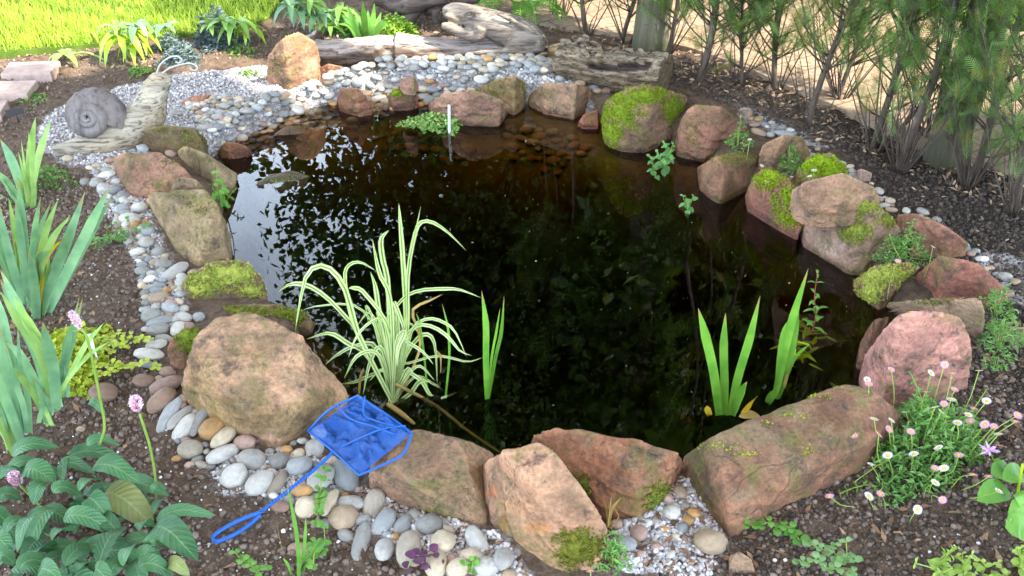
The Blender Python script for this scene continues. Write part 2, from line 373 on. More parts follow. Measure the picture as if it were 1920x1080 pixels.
def m_plain(name, c, rough=.5, spec=.4, var=.12, sc=40):
    k = NT(name); v = k.coord(rnd=True); f = k.noise(v, sc, 4, .6); cc = k.mix(1., c, k.ramp(f, (.3, 1 - var), (.7, 1 + var)), 'MULTIPLY')
    return k.fin(cc, rough, k.bump(f, .15, .002), spec)
def m_net():
    k = NT('blue_netting'); uvn = k.N('UVMap'); f = k.noise(uvn.outputs[0], 5, 3)
    wx = k.N('TexWave'); wx.wave_type = 'BANDS'; wx.bands_direction = 'X'; k.l.new(uvn.outputs[0], wx.inputs[0]); wx.inputs['Scale'].default_value = 34
    wy = k.N('TexWave'); wy.wave_type = 'BANDS'; wy.bands_direction = 'Y'; k.l.new(uvn.outputs[0], wy.inputs[0]); wy.inputs['Scale'].default_value = 34
    thr = k.math('MAXIMUM', wx.outputs['Fac'], wy.outputs['Fac'])
    k.fin(k.mix(f, (.003, .058, .25), (.007, .10, .40)), .5, None, .4)
    tr = k.N('BsdfTransparent'); mx = k.N('MixShader'); k.l.new(k.ramp(thr, (.5, .26), (.95, .82)), mx.inputs[0]); k.l.new(tr.outputs[0], mx.inputs[1]); k.l.new(k.b.outputs[0], mx.inputs[2])
    k.l.new(mx.outputs[0], k.out.inputs['Surface']); return k.m

M_ROCK, M_PEB, M_PEBA = m_rock(), m_pebble(), m_pebble(True)
M_MOSS = m_moss()
M_SOIL, M_BED, M_WATER = m_ground(), m_bed(), m_water()
# ------------------------------------------------------------------ ground, pond bed, water
POND = pxpoly([(424, 480), (436, 390), (405, 300), (452, 268), (505, 236), (560, 205), (640, 190), (700, 172), (800, 172), (880, 180), (960, 190), (1000, 195), (1080, 208), (1125, 225),
               (1140, 275), (1240, 285), (1300, 318), (1340, 375), (1400, 372), (1430, 420), (1500, 452), (1560, 490), (1630, 575), (1655, 600), (1625, 690), (1600, 730), (1500, 770), (1420, 810), (1300, 870),
               (1180, 850), (1000, 850), (940, 880), (860, 850), (780, 830), (690, 790), (630, 740), (590, 660), (580, 600), (500, 565), (470, 510)], -.06)
_c = POND.mean(0); _n = np.roll(POND, -1, 0) - np.roll(POND, 1, 0); _n = unit(np.c_[_n[:, 1], -_n[:, 0]]); _n *= np.sign(((POND - _c) * _n).sum(1))[:, None]
_pj = proj(np.c_[POND, 0 * POND[:, 0]]); _off = np.where((_pj[:, 1] < 225) & (_pj[:, 0] < 1120), .01, np.where(_pj[:, 0] < 700, .04, np.where((_pj[:, 0] > 1110) & (_pj[:, 1] < 400), .12, .08))); POND = POND + _n * _off[:, None]
HEAP = pxpoly([(470, 190), (560, 160), (640, 135), (760, 112), (900, 112), (1010, 112), (1130, 160), (1120, 190), (1000, 172), (900, 165), (800, 172), (700, 160), (560, 205), (470, 232)])
GRAVEL = [pxpoly(p) for p in ([(70, 265), (88, 222), (185, 172), (317, 146), (503, 121), (540, 170), (620, 150), (1000, 120), (1130, 200), (900, 190), (600, 215), (480, 262), (300, 275), (215, 330), (110, 300)],
                              [(165, 300), (240, 300), (300, 440), (345, 560), (335, 620), (280, 600), (262, 500), (200, 400)],
                              [(1165, 1075), (1150, 1000), (1200, 960), (1255, 890), (1300, 900), (1365, 1010), (1330, 1075)],
                              [(395, 880), (430, 850), (520, 845), (620, 870), (700, 920), (930, 1010), (1000, 1090), (850, 1090), (700, 1000), (600, 960), (480, 930), (420, 920)],
                              [(1390, 205), (1440, 225), (1500, 250), (1560, 280), (1480, 262), (1400, 230)], [(1820, 470), (1920, 480), (1920, 570), (1880, 560)])]
def gz(x, y, fine=True):
    x = np.atleast_1d(np.asarray(x, float)); y = np.atleast_1d(np.asarray(y, float)); P = np.stack([x, y, 0 * x], 1)
    d = polydist(x, y, POND); ins = inpoly(x, y, POND); sd = np.where(ins, d, -d)
    back = sstep(3.15, 3.75, y) * sstep(1.2, .2, np.abs(x - .0))
    L = .34 + 1.7 * back
    z = -(.085 - .008 * back) * sstep(-.02, .025, sd) - (.62 - .12 * back) * sstep(.015, 1, sd / L)
    hd = polydist(x, y, HEAP); z = z + .022 * np.where(inpoly(x, y, HEAP), sstep(0, .1, hd), 0)
    o = sstep(.02, -.10, sd)
    z = z + (.022 * fbm(P, 2.2, 3, 5) + (.016 * fbm(P, 11, 3, 9) if fine else 0)) * (.35 + .65 * o)
    if fine: z = z + .010 * fbm(P, 34, 3, 21) * o
    return z
x0, x1, y0, y1, st = -2.95, 2.95, 1.1, 5.7, .0135
nx, ny = int((x1 - x0) / st), int((y1 - y0) / st)
gx, gy = np.meshgrid(np.linspace(x0, x1, nx), np.linspace(y0, y1, ny)); gx, gy = gx.ravel(), gy.ravel()
zz = gz(gx, gy)
grav = np.zeros(len(gx))
for g in GRAVEL:
    dd = polydist(gx, gy, g); grav = np.maximum(grav, np.where(inpoly(gx, gy, g), .6 + .4 * sstep(0, .08, dd), .5 * sstep(.07, 0, dd)))
mul = sstep(.9, 1.5, gx) * sstep(1.6, 2.4, gy + .3 * gx)
gc = np.stack([grav, mul, 0 * mul], 1)
idx = np.arange(nx * ny).reshape(ny, nx)
q = np.stack([idx[:-1, :-1], idx[:-1, 1:], idx[1:, 1:], idx[1:, :-1]], -1).reshape(-1, 4)
qc = np.stack([gx[q].mean(1), gy[q].mean(1)], 1)
inq = inpoly(qc[:, 0], qc[:, 1], POND) & (polydist(qc[:, 0], qc[:, 1], POND) > .05)
def sub(faces):
    u, inv = np.unique(faces, return_inverse=True); return u, inv.reshape(faces.shape)
u, f = sub(q[~inq]); o = mk('garden_soil', np.stack([gx, gy, zz], 1)[u], f, M_SOIL, loc=(0, 3, 0), col=gc[u]); tag(o, kind='structure')
u, f = sub(q[inq]); o = mk('pond_bed', np.stack([gx, gy, zz], 1)[u], f, M_BED, loc=(0, 3, -.5)); tag(o, kind='structure')
wp = POND; n = len(wp)
V = np.concatenate([np.c_[wp, np.full(n, WATER_Z)], np.c_[wp, np.full(n, -1.1)]])
mk('pond_water', V, [list(range(n))[::1], list(range(n, 2 * n))[::-1]] + [[i, n + i, n + (i + 1) % n, (i + 1) % n] for i in range(n)], M_WATER, smooth=False, loc=(0, 3, WATER_Z))['kind'] = 'structure'
bpy.data.objects['pond_water'].data.update()
bm = bmesh.new(); bm.from_mesh(bpy.data.objects['pond_water'].data); bmesh.ops.recalc_face_normals(bm, faces=bm.faces); bm.to_mesh(bpy.data.objects['pond_water'].data); bm.free()
M_TURF = m_plain('turf', srgb(74, 92, 34), .95, .1, .4, 9)
B = 120
V = [(-B, -B, -.03), (B, -B, -.03), (B, B, -.03), (-B, B, -.03), (x0, y0, -.03), (x1, y0, -.03), (x1, y1, -.03), (x0, y1, -.03)]
tag(mk('ground', V, [[0, 1, 5, 4], [1, 2, 6, 5], [2, 3, 7, 6], [3, 0, 4, 7]], M_TURF, smooth=False, loc=(0, 0, 0)), kind='structure')
LAWN = pxpoly([(-420, 130), (-150, 114), (0, 107), (60, 102), (150, 94), (220, 86), (340, 73), (450, 60), (505, 42), (525, 15), (545, -60), (560, -220), (-700, -220)])
def sheet(name, poly, z0, z1, mat, **kw):
    n = len(poly); V = np.concatenate([np.c_[poly, np.full(n, z1)], np.c_[poly, np.full(n, z0)]])
    o = mk(name, V, [list(range(n))] + [[i, (i + 1) % n, n + (i + 1) % n, n + i] for i in range(n)], mat, smooth=False, **kw)
    bm = bmesh.new(); bm.from_mesh(o.data); bmesh.ops.recalc_face_normals(bm, faces=bm.faces); bm.to_mesh(o.data); bm.free(); return o
tag(sheet('lawn', LAWN, -.06, .022, M_TURF, loc=(-2, 5, 0)), kind='structure')
def m_path():
    k = NT('path_paving'); v = k.coord('Object'); b = k.noise(v, 3, 5, .65); m = k.noise(v, 40, 5, .7)
    mp = k.N('Mapping'); mp.inputs['Rotation'].default_value = (0, 0, R(-32)); k.l.new(v, mp.inputs[0])
    br = k.N('TexBrick'); k.l.new(mp.outputs[0], br.inputs[0]); k.set(br, Scale=2.2, Mortar_Size=.012, Bias=0.); br.inputs['Color1'].default_value = (*srgb(150, 132, 114), 1); br.inputs['Color2'].default_value = (*srgb(134, 116, 99), 1); br.inputs['Mortar'].default_value = (*srgb(96, 78, 62), 1)
    c = k.mix(k.ramp(b, (.35, 0.), (.65, .6)), br.outputs[0], srgb(148, 122, 94)); c = k.mix(k.ramp(m, (.48, 0.), (.66, .8)), c, srgb(98, 74, 54))
    return k.fin(c, .9, k.bump(m, .4, .01), .2)
PATH = pxpoly([(985, 48), (1080, 62), (1200, 74), (1300, 100), (1400, 135), (1480, 172), (1560, 205), (1650, 252), (1740, 292), (1860, 322), (1980, 350), (2300, 420), (2300, 130), (1960, 75), (1750, 40), (1500, -20), (1300, -60), (985, -80)])
tag(sheet('paved_path', PATH, -.06, .022, m_path(), loc=(1.5, 4.8, 0)), kind='structure')
VERGE = pxpoly([(2300, 120), (1960, 66), (1750, 32), (1500, -28), (1300, -68), (985, -88), (600, -130), (700, -330), (2600, -330), (2600, 120)])
tag(sheet('grass_verge', VERGE, -.06, .03, M_TURF, loc=(2, 7, 0)), kind='structure')
# grass blades on lawn and verge
def grass(name, poly, n, h, mat):
    p = sample_poly(poly, n); pj = proj(np.c_[p, np.zeros(n)]); k = (pj[:, 1] > -60) & (pj[:, 0] > -120) & (pj[:, 0] < 2040); p = p[k]; n = len(p)
    TV = np.array([[-.5, 0, 0], [.5, 0, 0], [-.35, .25, .55], [.35, .25, .55], [0, .6, 1.]]); TF = np.array([[0, 1, 3], [0, 3, 2], [2, 3, 4]])
    hh = h * rng.uniform(.55, 1.25, n) * (1 + .35 * vnoise(np.c_[p * 3, np.zeros(n)], 3)); s = np.stack([np.full(n, .0042) * rng.uniform(.7, 1.3, n), hh * .8, hh], 1)
    c = np.array([.9, 1, .8]) * rng.uniform(.75, 1.2, (n, 1)) + rng.normal(0, .06, (n, 3)) * [1, .3, .3]
    V, F, C = scatter(TV, TF, np.c_[p, np.full(n, .02)], rand_rot(n, .28), s, c); return tag(mk(name, V, F, mat, loc=(p[0, 0], p[0, 1], 0), smooth=False, col=C), kind='stuff')
M_GRASS = m_leaf('grass_blade', srgb(146, 168, 58), srgb(196, 204, 100), .5, .5, objrand=False, attr=True)
grass('lawn_grass', LAWN, 110000, .045, M_GRASS)
grass('verge_grass', VERGE, 50000, .06, M_GRASS)
# clods of earth and grit lying loose
def loose(name, polys, n, size, cols, mat, sub=1, z=.0, avoid=True, squash=.7, mask=None):
    P = np.concatenate([sample_poly(p, int(n * k)) for p, k in polys]); ok = np.ones(len(P), bool)
    if avoid: ok &= ~inpoly(P[:, 0], P[:, 1], POND)
    if mask is not None: ok &= mask(P)
    P = P[ok]; pj = proj(np.c_[P, 0 * P[:, 0]]); k = (pj[:, 0] > -60) & (pj[:, 0] < 1980) & (pj[:, 1] < 1130) & (pj[:, 1] > -30); P = P[k]; n = len(P)
    TV, TF = ICO[sub]; TV = TV * (1 + .45 * vnoise(TV * 1.9, 8)[:, None]); r = size[0] * (size[1] / size[0]) ** (rng.uniform(0, 1, n) ** 2.2)
    s = r[:, None] * np.stack([rng.uniform(.8, 1.3, n), rng.uniform(.7, 1.1, n), rng.uniform(.6, 1, n) * squash / .7], 1)
    cc = np.asarray(cols)[rng.integers(0, len(cols), n)] * rng.uniform(.75, 1.2, (n, 1))
    V, F, C = scatter(TV, TF, np.c_[P, gz(P[:, 0], P[:, 1]) + r * .35 + z], rand_rot(n), s, cc)
    return tag(mk(name, V, F, mat, loc=(P[0, 0], P[0, 1], 0), smooth=sub > 1, col=C), kind='stuff')
M_CLOD, M_GRIT = m_attr('earth_clod', .95, 70, (.7, 1.2), .6), m_attr('grit', .8, 120, (.85, 1.1), .2)
FRONT_L = pxpoly([(-60, 330), (180, 330), (260, 480), (300, 640), (300, 780), (420, 900), (600, 960), (900, 1130), (-60, 1130)])
FRONT_R = pxpoly([(1120, 1130), (1360, 1000), (1660, 860), (1720, 720), (1850, 600), (1980, 560), (1980, 1130)])
BACK_R = pxpoly([(1180, 140), (1300, 110), (1480, 180), (1640, 260), (1980, 370), (1980, 600), (1860, 540), (1660, 400), (1600, 300), (1420, 225), (1280, 170)])
BACK_L = pxpoly([(-60, 110), (500, 60), (760, 20), (1040, 60), (1010, 90), (480, 110), (300, 130), (120, 170), (60, 260), (150, 330), (-60, 350)])
SOILC = [srgb(134, 117, 104), srgb(112, 97, 86), srgb(156, 140, 127), srgb(98, 84, 74), srgb(148, 126, 109)]
MULC = [srgb(86, 76, 68), srgb(70, 61, 55), srgb(110, 98, 88), srgb(126, 110, 96), srgb(62, 54, 50)]
nog = lambda P: np.array([not any(inpoly(P[i:i + 1, 0], P[i:i + 1, 1], g)[0] for g in GRAVEL[:1]) for i in range(len(P))])
loose('earth_clods', [(FRONT_L, .55), (FRONT_R, .2), (BACK_L, .25)], 22000, (.0018, .0085), [np.array(c) * .35 + np.array(SOILC).mean(0) * .40 for c in SOILC], M_CLOD)
loose('mulch_clods', [(BACK_R, .65), (FRONT_R, .35)], 14000, (.0018, .0080), [np.array(c) * .3 + np.array(MULC).mean(0) * .36 for c in MULC], M_CLOD)
chipV = np.array([[-1, -.35, 0], [1, -.3, .1], [.9, .35, 0], [-.9, .4, .15]]); 
GRC = [srgb(224, 220, 217), srgb(236, 234, 232), srgb(202, 193, 188), srgb(198, 176, 170), srgb(212, 209, 210), srgb(184, 181, 180)]
loose('white_grit', [(GRAVEL[0], .62), (GRAVEL[1], .12), (GRAVEL[2], .1), (GRAVEL[3], .16)], 24000, (.0032, .0075), [np.array(c) * .74 for c in GRC], M_GRIT)
loose('scattered_grit', [(FRONT_L, .8), (FRONT_R, .2)], 800, (.0018, .005), GRC, M_GRIT)
# dry leaf litter under the hedge
def litter(name, polys, n, cols, L=(.007, .02)):
    P = np.concatenate([sample_poly(p, int(n * k)) for p, k in polys]); P = P[~inpoly(P[:, 0], P[:, 1], POND)]; n = len(P)
    TV = np.array([[-1, 0, 0], [-.2, -.35, .12], [1, 0, .05], [-.2, .35, .1]]); TF = np.array([[0, 1, 2], [0, 2, 3]]); s = rng.uniform(*L, n)
    cc = np.asarray(cols)[rng.integers(0, len(cols), n)] * rng.uniform(.7, 1.2, (n, 1))
    V, F, C = scatter(TV, TF, np.c_[P, gz(P[:, 0], P[:, 1]) + .006], rand_rot(n, .35), s, cc); return tag(mk(name, V, F, M_CLOD, loc=(P[0, 0], P[0, 1], 0), smooth=False, col=C), kind='stuff')
HEDGEB = pxpoly([(1000, 40), (1100, 55), (1300, 95), (1480, 165), (1700, 270), (1980, 345), (1980, 430), (1650, 310), (1480, 230), (1300, 165), (1180, 120), (1040, 80)])
litter('leaf_litter', [(HEDGEB, .75), (BACK_R, .1), (BACK_L, .15)], 1700, [srgb(140, 112, 88), srgb(160, 132, 104), srgb(104, 84, 68), srgb(88, 72, 60), srgb(180, 152, 124)])
litter('bark_chips', [(FRONT_L, .25), (FRONT_R, .35), (GRAVEL[3], .2), (GRAVEL[1], .1), (GRAVEL[2], .1)], 800, [srgb(120, 90, 66), srgb(92, 70, 54), srgb(150, 120, 92)], (.006, .02))

# ------------------------------------------------------------------ rocks
RED, PINK, BRN, GRB, DRK, TAN = (.27, .13, .078), (.42, .262, .178), (.245, .17, .105), (.27, .2, .145), (.19, .085, .055), (.31, .215, .135)
MOSS_Y, MOSS_G, MOSS_B = (.33, .39, .045), (.16, .24, .02), (.42, .46, .085)
def hull2(p):
    p = sorted(set(p)); o = []
    for seq in (p, p[::-1]):
        h = []
        for q in seq:
            while len(h) > 1 and (h[-1][0] - h[-2][0]) * (q[1] - h[-2][1]) - (h[-1][1] - h[-2][1]) * (q[0] - h[-2][0]) <= 0: h.pop()
            h.append(q)
        o += h[:-1]
    return np.array(o, float)
def rock(label, pts, col=RED, p=16, amp=1., sub=6, moss=(), stain_or_dapple=(), mosscol=MOSS_Y, group=None, name='sandstone_rock', cat='rock', zb=None, mossh=.010):
    zf = max(min(q[2] for q in pts), -.06); H2 = hull2([(q[0], q[1]) for q in pts]); P = []
    for x, y, z in pts:
        while z > zf + .01:
            w = U(x, y, z); f_ = proj([w[0], w[1], zf])[0]
            if inpoly(np.array([f_[0]]), np.array([f_[1] - 4]), H2)[0]: break
            z -= .006
        P.append(U(x, y, z))
    P = np.array(P); zlow = P[:, 2].min() - .07 if zb is None else zb
    dr = P.copy(); dr[:, 2] = zlow; mid_ = P[:, :2].mean(0); wet = P[:, 2].min() < -.04; dr[:, :2] = mid_ + (dr[:, :2] - mid_) * (.88 if wet else .97)
    A = np.concatenate([P, dr]); bm = bmesh.new(); vs = [bm.verts.new(v) for v in A]
    bmesh.ops.convex_hull(bm, input=vs); bmesh.ops.dissolve_limit(bm, angle_limit=.09, verts=bm.verts, edges=bm.edges)
    c = (A.min(0) + A.max(0)) / 2; ext = (A.max(0) - A.min(0)) / 2
    bm.normal_update(); N = np.array([f.normal[:] for f in bm.faces if f.calc_area() > 1e-6]); D = np.array([(np.array(f.verts[0].co) - c) @ np.array(f.normal) for f in bm.faces if f.calc_area() > 1e-6]); bm.free()
    sgn = np.where(D < 0, -1, 1); N, D = N * sgn[:, None], np.maximum(np.abs(D), .004)
    sdv = int(abs(P[0, 0] * 1000)) % 977; rr_ = np.random.default_rng(sdv); K = unit(rr_.normal(size=(9, 3)) * [1, 1, .8] + [0, -.25, .5]); sup = ((A - c) @ K.T).max(0); kk = rr_.uniform(.95, 1.0, 9); N = np.concatenate([N, K[:4]]); D = np.concatenate([D, (sup * kk)[:4]])
    p = p * 3.2; T, F = ICO[sub]; dirs = unit(T * ext)
    r = (np.maximum(dirs @ N.T, 0) / D) ** p; r = r.sum(1) ** (-1 / p) * 1.025
    V = dirs * r[:, None]; sz = float(np.sort(ext)[1]); sdv = int(abs(P[0, 0] * 1000)) % 977
    V0 = V + c
    n = unit(V / ext ** 2)
    lo = fbm(V0, 1.6 / sz * .6, 3, sdv); md = fbm(V0, 26, 4, sdv + 5); rid = np.abs(fbm(V0 * [1, 1, 2.2], 9, 4, sdv + 9))
    p *= 1.0; ld = V0 @ unit(np.array([.25, -.2, 1.]) + rr_.normal(0, .25, 3)) * 19 + 1.6 * fbm(V0, 5, 3, sdv + 2); led = sstep(.72, .98, ld - np.floor(ld)) - (ld - np.floor(ld))
    V = V + n * (.0080 * led * sstep(-.2, .25, fbm(V0, 4, 2, sdv + 8)) * min(1, sz / .1))[:, None] + n * (amp * (.04 * sz * lo + .005 * md - .011 * rid * min(1, sz / .1) + .002 * fbm(V0, 70, 3, sdv + 3)))[:, None]
    cc = np.ones((len(V), 3)); pj = proj(V + c)
    for (x, y, rx, ry, k_) in stain_or_dapple: m_ = np.clip((1 - np.hypot((pj[:, 0] - x) / rx, (pj[:, 1] - y) / ry) + .6 * fbm(V + c, 22, 4, 3)) * 2.2, 0, 1)[:, None]; cc = cc * (1 - m_) + np.array(k_) * m_
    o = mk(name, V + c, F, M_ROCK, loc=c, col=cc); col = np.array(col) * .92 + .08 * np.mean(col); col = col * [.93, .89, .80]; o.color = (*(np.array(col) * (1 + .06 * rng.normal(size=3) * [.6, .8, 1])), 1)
    tag(o, label, cat, group)
    if moss: grow(o, V + c, F, moss, mosscol, mossh)
    return o
TUFT_V = []; TUFT_F = []
for i in range(4):
    a = i * 1.6 + .3; dx, dy = math.cos(a), math.sin(a); b = len(TUFT_V)
    TUFT_V += [[-dy * .22, dx * .22, 0], [dy * .22, -dx * .22, 0], [dx * .75, dy * .75, .95 - .12 * i]]; TUFT_F.append([b, b + 1, b + 2])
TUFT_V, TUFT_F = np.array(TUFT_V), np.array(TUFT_F)
def grow(o, V, F, patches, col, h=.010, name='moss', dens=1.):
    """cushions of moss on the faces of V,F near the given places: a lumpy skin with tufts"""
    tri = V[F]; ce = tri.mean(1); nn = np.cross(tri[:, 1] - tri[:, 0], tri[:, 2] - tri[:, 0]); ar = np.linalg.norm(nn, axis=1) / 2; nn = unit(nn)
    view = unit(np.array([0, 0, CAM_H]) - ce); pj = proj(ce); m = np.full(len(ce), -9.)
    for (x, y, rx, ry) in patches: m = np.maximum(m, 1 - np.hypot((pj[:, 0] - x) / rx, (pj[:, 1] - y) / ry))
    m = m + .12 + .55 * fbm(ce, 18, 3, 40) + .22 * fbm(ce, 60, 2, 44); ok = (m > .02) & ((nn * view).sum(1) > -.15)
    if ok.sum() < 4: return None
    film = h < .0055; core = m > .5
    vn = np.zeros_like(V); vm = np.zeros(len(V)); cnt = np.zeros(len(V))
    for j in range(3): np.add.at(vn, F[:, j], nn * ar[:, None]); np.add.at(vm, F[:, j], np.clip(m - .5, -.3, .6)); np.add.at(cnt, F[:, j], 1)
    vn = unit(vn); vm = vm / np.maximum(cnt, 1)
    if film or core.sum() < 4: SV, f = np.zeros((0, 3)), np.zeros((0, 3), int)
    else:
        u, f = sub(F[core & ok]); th = h * np.clip(vm * 2.2, -.3, .8) * (1 + .9 * vnoise(V * 85, 3) + .5 * vnoise(V * 30, 9)); SV = (V + vn * th[:, None])[u]
    wt = np.where(ok, ar * np.clip(m * (1.2 if film else 2.) - .03, .02, 1), 0); n = int(min(11000, max(150, wt.sum() * (26000 if film else 62000) * dens))); w = wt / wt.sum(); k = rng.choice(len(F), n, p=w)
    b = rng.dirichlet((1, 1, 1), n); pos = (V[F[k]] * b[:, :, None]).sum(1) + nn[k] * (0 if film else h) * np.clip(m[k] - .5, 0, .6)[:, None] * 1.2; z = nn[k] * .8 + rng.normal(0, .4, (n, 3)) + [0, 0, .25]
    cc = np.asarray(col) * (1.02 - .3 * np.clip(.5 - m[k], 0, .5)[:, None] * [0, 1, 1]) * rng.uniform(.55, 1.3, (n, 1)) * (1 + .35 * fbm(pos, 14, 3, 7))[:, None] * (1 + .18 * rng.normal(size=(n, 1)) * [1, .2, 0])
    TV, TF, TC = scatter(TUFT_V, TUFT_F, pos, frames(z, rng.normal(size=(n, 3))), rng.uniform(.003, .0085 if not film else .0055, n), cc)
    TC = TC * np.tile(np.array([.8, .8, 1.2])[np.arange(12) % 3], n)[:, None]
    return mk(name, np.concatenate([SV, TV]), np.concatenate([f, TF + len(SV)]), M_MOSS, o, col=np.concatenate([np.tile(np.asarray(col) * .7, (len(SV), 1)), TC]), smooth=False)

rock('big pink buff sandstone slab sloping to the water beside the blue net', [(348, 690, .12), (362, 640, .17), (405, 588, .20), (470, 583, .20), (565, 628, .18), (650, 733, .13), (640, 768, .10), (585, 800, .03), (520, 836, .01), (430, 800, .02), (338, 722, .05), (345, 745, .02), (570, 745, .15), (390, 700, .17)], PINK, 18, 1.1, 6, (), ((430, 775, 120, 48, (.62, .70, .54)), (560, 790, 70, 40, (.52, .58, .44)), (375, 700, 40, 55, (.74, .8, .66)), (600, 760, 50, 40, (.6, .66, .5))))
rock('low brown sandstone slab half under the blue net', [(688, 880, .06), (720, 820, .10), (780, 803, .11), (860, 822, .11), (925, 850, .11), (918, 925, .09), (912, 985, .02), (800, 968, .0), (715, 930, .0), (690, 905, .01), (760, 900, .08)], (.30, .19, .135), 18, .8, 6, [(780, 960, 60, 14), (845, 975, 60, 16)], (), (.15, .18, .03), mossh=.005)
rock('upright orange stained sandstone slab with painted sun dapple leaning in front of the red rock', [(893, 876, .13), (940, 848, .19), (1012, 830, .22), (1045, 852, .22), (1090, 915, .17), (1130, 970, .11), (1152, 1030, .03), (1120, 1085, -.01), (1050, 1085, -.02), (960, 1035, -.01), (915, 990, .01), (908, 935, .06), (1000, 905, .19)], (.40, .235, .165), 18, .9, 6, [(1085, 1030, 52, 44)], ((975, 950, 40, 20, (1.2, 1.12, 1.0)), (1010, 990, 34, 16, (1.22, 1.02, .75)), (945, 985, 9, 36, (1.35, .95, .55)), (922, 925, 12, 14, (1.15, .75, .62))), (.20, .20, .03), mossh=.006)  # warm sun dapple painted into the slab colour, along with orange stain streaks
rock('broad red sandstone rock behind the leaning slab', [(992, 820, .08), (1030, 799, .11), (1110, 808, .13), (1185, 818, .13), (1270, 846, .10), (1284, 868, .07), (1262, 915, .03), (1200, 978, .0), (1130, 962, .0), (1050, 885, .08), (1190, 880, .11)], RED, 16, 1.1, 6, [(1235, 940, 34, 40), (1085, 915, 26, 30)], (), (.17, .20, .03), mossh=.006)
rock('long flat red slab with lichen spots under the daisies', [(1284, 855, .08), (1340, 815, .12), (1430, 790, .14), (1505, 752, .14), (1590, 714, .15), (1640, 735, .15), (1692, 772, .14), (1631, 826, .12), (1500, 888, .115), (1369, 948, .10), (1340, 960, .06), (1372, 1006, -.01), (1500, 947, -.01), (1625, 882, -.01), (1690, 820, .0), (1290, 900, .04)], (.25, .145, .10), 20, .8, 6, [(1495, 778, 40, 8), (1540, 745, 30, 8), (1515, 850, 22, 15), (1440, 795, 18, 6), (1560, 725, 16, 6), (1340, 835, 40, 10), (1400, 850, 30, 8)], ((1330, 850, 70, 45, (.55, .68, .62)), (1430, 818, 70, 22, (.7, .78, .68)), (1530, 800, 80, 34, (.75, .82, .7)), (1320, 920, 40, 40, (.5, .6, .56))), (.34, .42, .03), mossh=.004)
rock('large smooth pink boulder behind the daisies', [(1622, 668, .17), (1650, 625, .23), (1692, 586, .27), (1735, 580, .28), (1806, 592, .25), (1824, 645, .19), (1815, 720, .05), (1762, 752, .01), (1655, 750, .02), (1624, 705, .1), (1700, 650, .25)], (.44, .245, .20), 14, .9, 6)
rock('thin dark red slab wedged upright at the water edge beside the pink boulder', [(1600, 700, -.08), (1603, 680, -.02), (1612, 640, .06), (1640, 598, .12), (1668, 592, .12), (1650, 650, .08), (1625, 700, -.06)], DRK, 18, .8, 6)
rock('rounded grey brown boulder with a speckled flat top behind the pink boulder', [(1662, 570, .17), (1685, 535, .21), (1720, 520, .22), (1785, 522, .22), (1840, 562, .20), (1849, 610, .10), (1842, 645, .03), (1700, 640, .06), (1665, 605, .1)], (.285, .20, .16), 13, .9, 6, [(1750, 562, 46, 12)], (), (.16, .18, .04), mossh=.003)
rock('reddish brown boulder behind the grey brown boulder', [(1716, 518, .15), (1770, 478, .20), (1832, 490, .20), (1882, 535, .1), (1890, 562, .0), (1850, 575, .02), (1760, 560, .1)], (.24, .12, .09), 13, 1., 6)
rock('small rock by the water capped with yellow green moss', [(1600, 525, .05), (1640, 500, .10), (1705, 490, .12), (1735, 512, .12), (1690, 545, .07), (1662, 575, .0), (1648, 588, -.07), (1604, 545, -.05)], BRN, 13, 1., 6, [(1660, 518, 66, 30), (1635, 545, 22, 24)], (), MOSS_B)
rock('flat red slab lying on the mulch beside the mossy rock', [(1680, 402, .11), (1720, 398, .13), (1768, 418, .12), (1815, 458, .07), (1818, 474, .0), (1760, 482, .0), (1708, 476, .03), (1690, 445, .08)], (.27, .125, .092), 16, .9, 6)
rock('large blocky rock with hanging yellow moss and a pale worn face', [(1498, 432, .08), (1515, 400, .19), (1580, 375, .22), (1650, 385, .20), (1692, 432, .15), (1690, 480, .06), (1610, 522, -.08), (1500, 460, -.08), (1605, 455, .14)], (.275, .20, .145), 14, 1., 6, [(1560, 405, 60, 20), (1620, 385, 50, 18), (1600, 436, 45, 20), (1665, 410, 26, 18)], ((1555, 465, 36, 22, (1.5, 1.65, 1.75)), (1600, 478, 14, 6, (.5, .5, .5))), (.26, .28, .05), mossh=.012)
rock('curved pinkish stone laid on top of the mossy rocks', [(1486, 355, .21), (1512, 340, .25), (1580, 324, .27), (1640, 350, .24), (1653, 375, .18), (1640, 386, .17), (1575, 374, .20), (1520, 394, .16), (1492, 375, .18)], (.34, .21, .16), 14, .9, 6, zb=.10)
rock('wet red slab sliding into the pond with a mossy crest', [(1394, 375, -.04), (1408, 340, .09), (1428, 314, .14), (1480, 335, .15), (1515, 385, .12), (1502, 425, .03), (1496, 452, -.09), (1398, 392, -.09)], (.25, .11, .075), 16, .8, 6, [(1445, 335, 34, 24), (1475, 370, 34, 28), (1490, 408, 26, 24)], (), (.27, .36, .02), mossh=.012)
rock('round cushion of bright green moss over a small stone', [(1493, 322, .1), (1520, 290, .17), (1560, 287, .17), (1593, 315, .12), (1590, 332, .06), (1510, 342, .06)], BRN, 10, .6, 6, [(1542, 313, 60, 34)], (), (.25, .37, .015), mossh=.016)
rock('square cut red block standing in the pond edge with mossy top', [(1307, 314, .17), (1357, 322, .17), (1418, 298, .18), (1432, 281, .18), (1342, 292, .18), (1310, 362, -.08), (1358, 388, -.08), (1406, 352, -.04)], (.235, .135, .085), 30, .6, 6, [(1372, 297, 62, 16)], (), (.22, .25, .03), mossh=.004)
rock('rounded brown stone behind the square cut block', [(1421, 302, .04), (1430, 270, .13), (1470, 252, .16), (1508, 258, .14), (1519, 285, .07), (1480, 305, .03), (1445, 318, .02)], (.28, .175, .12), 11, .9, 6)
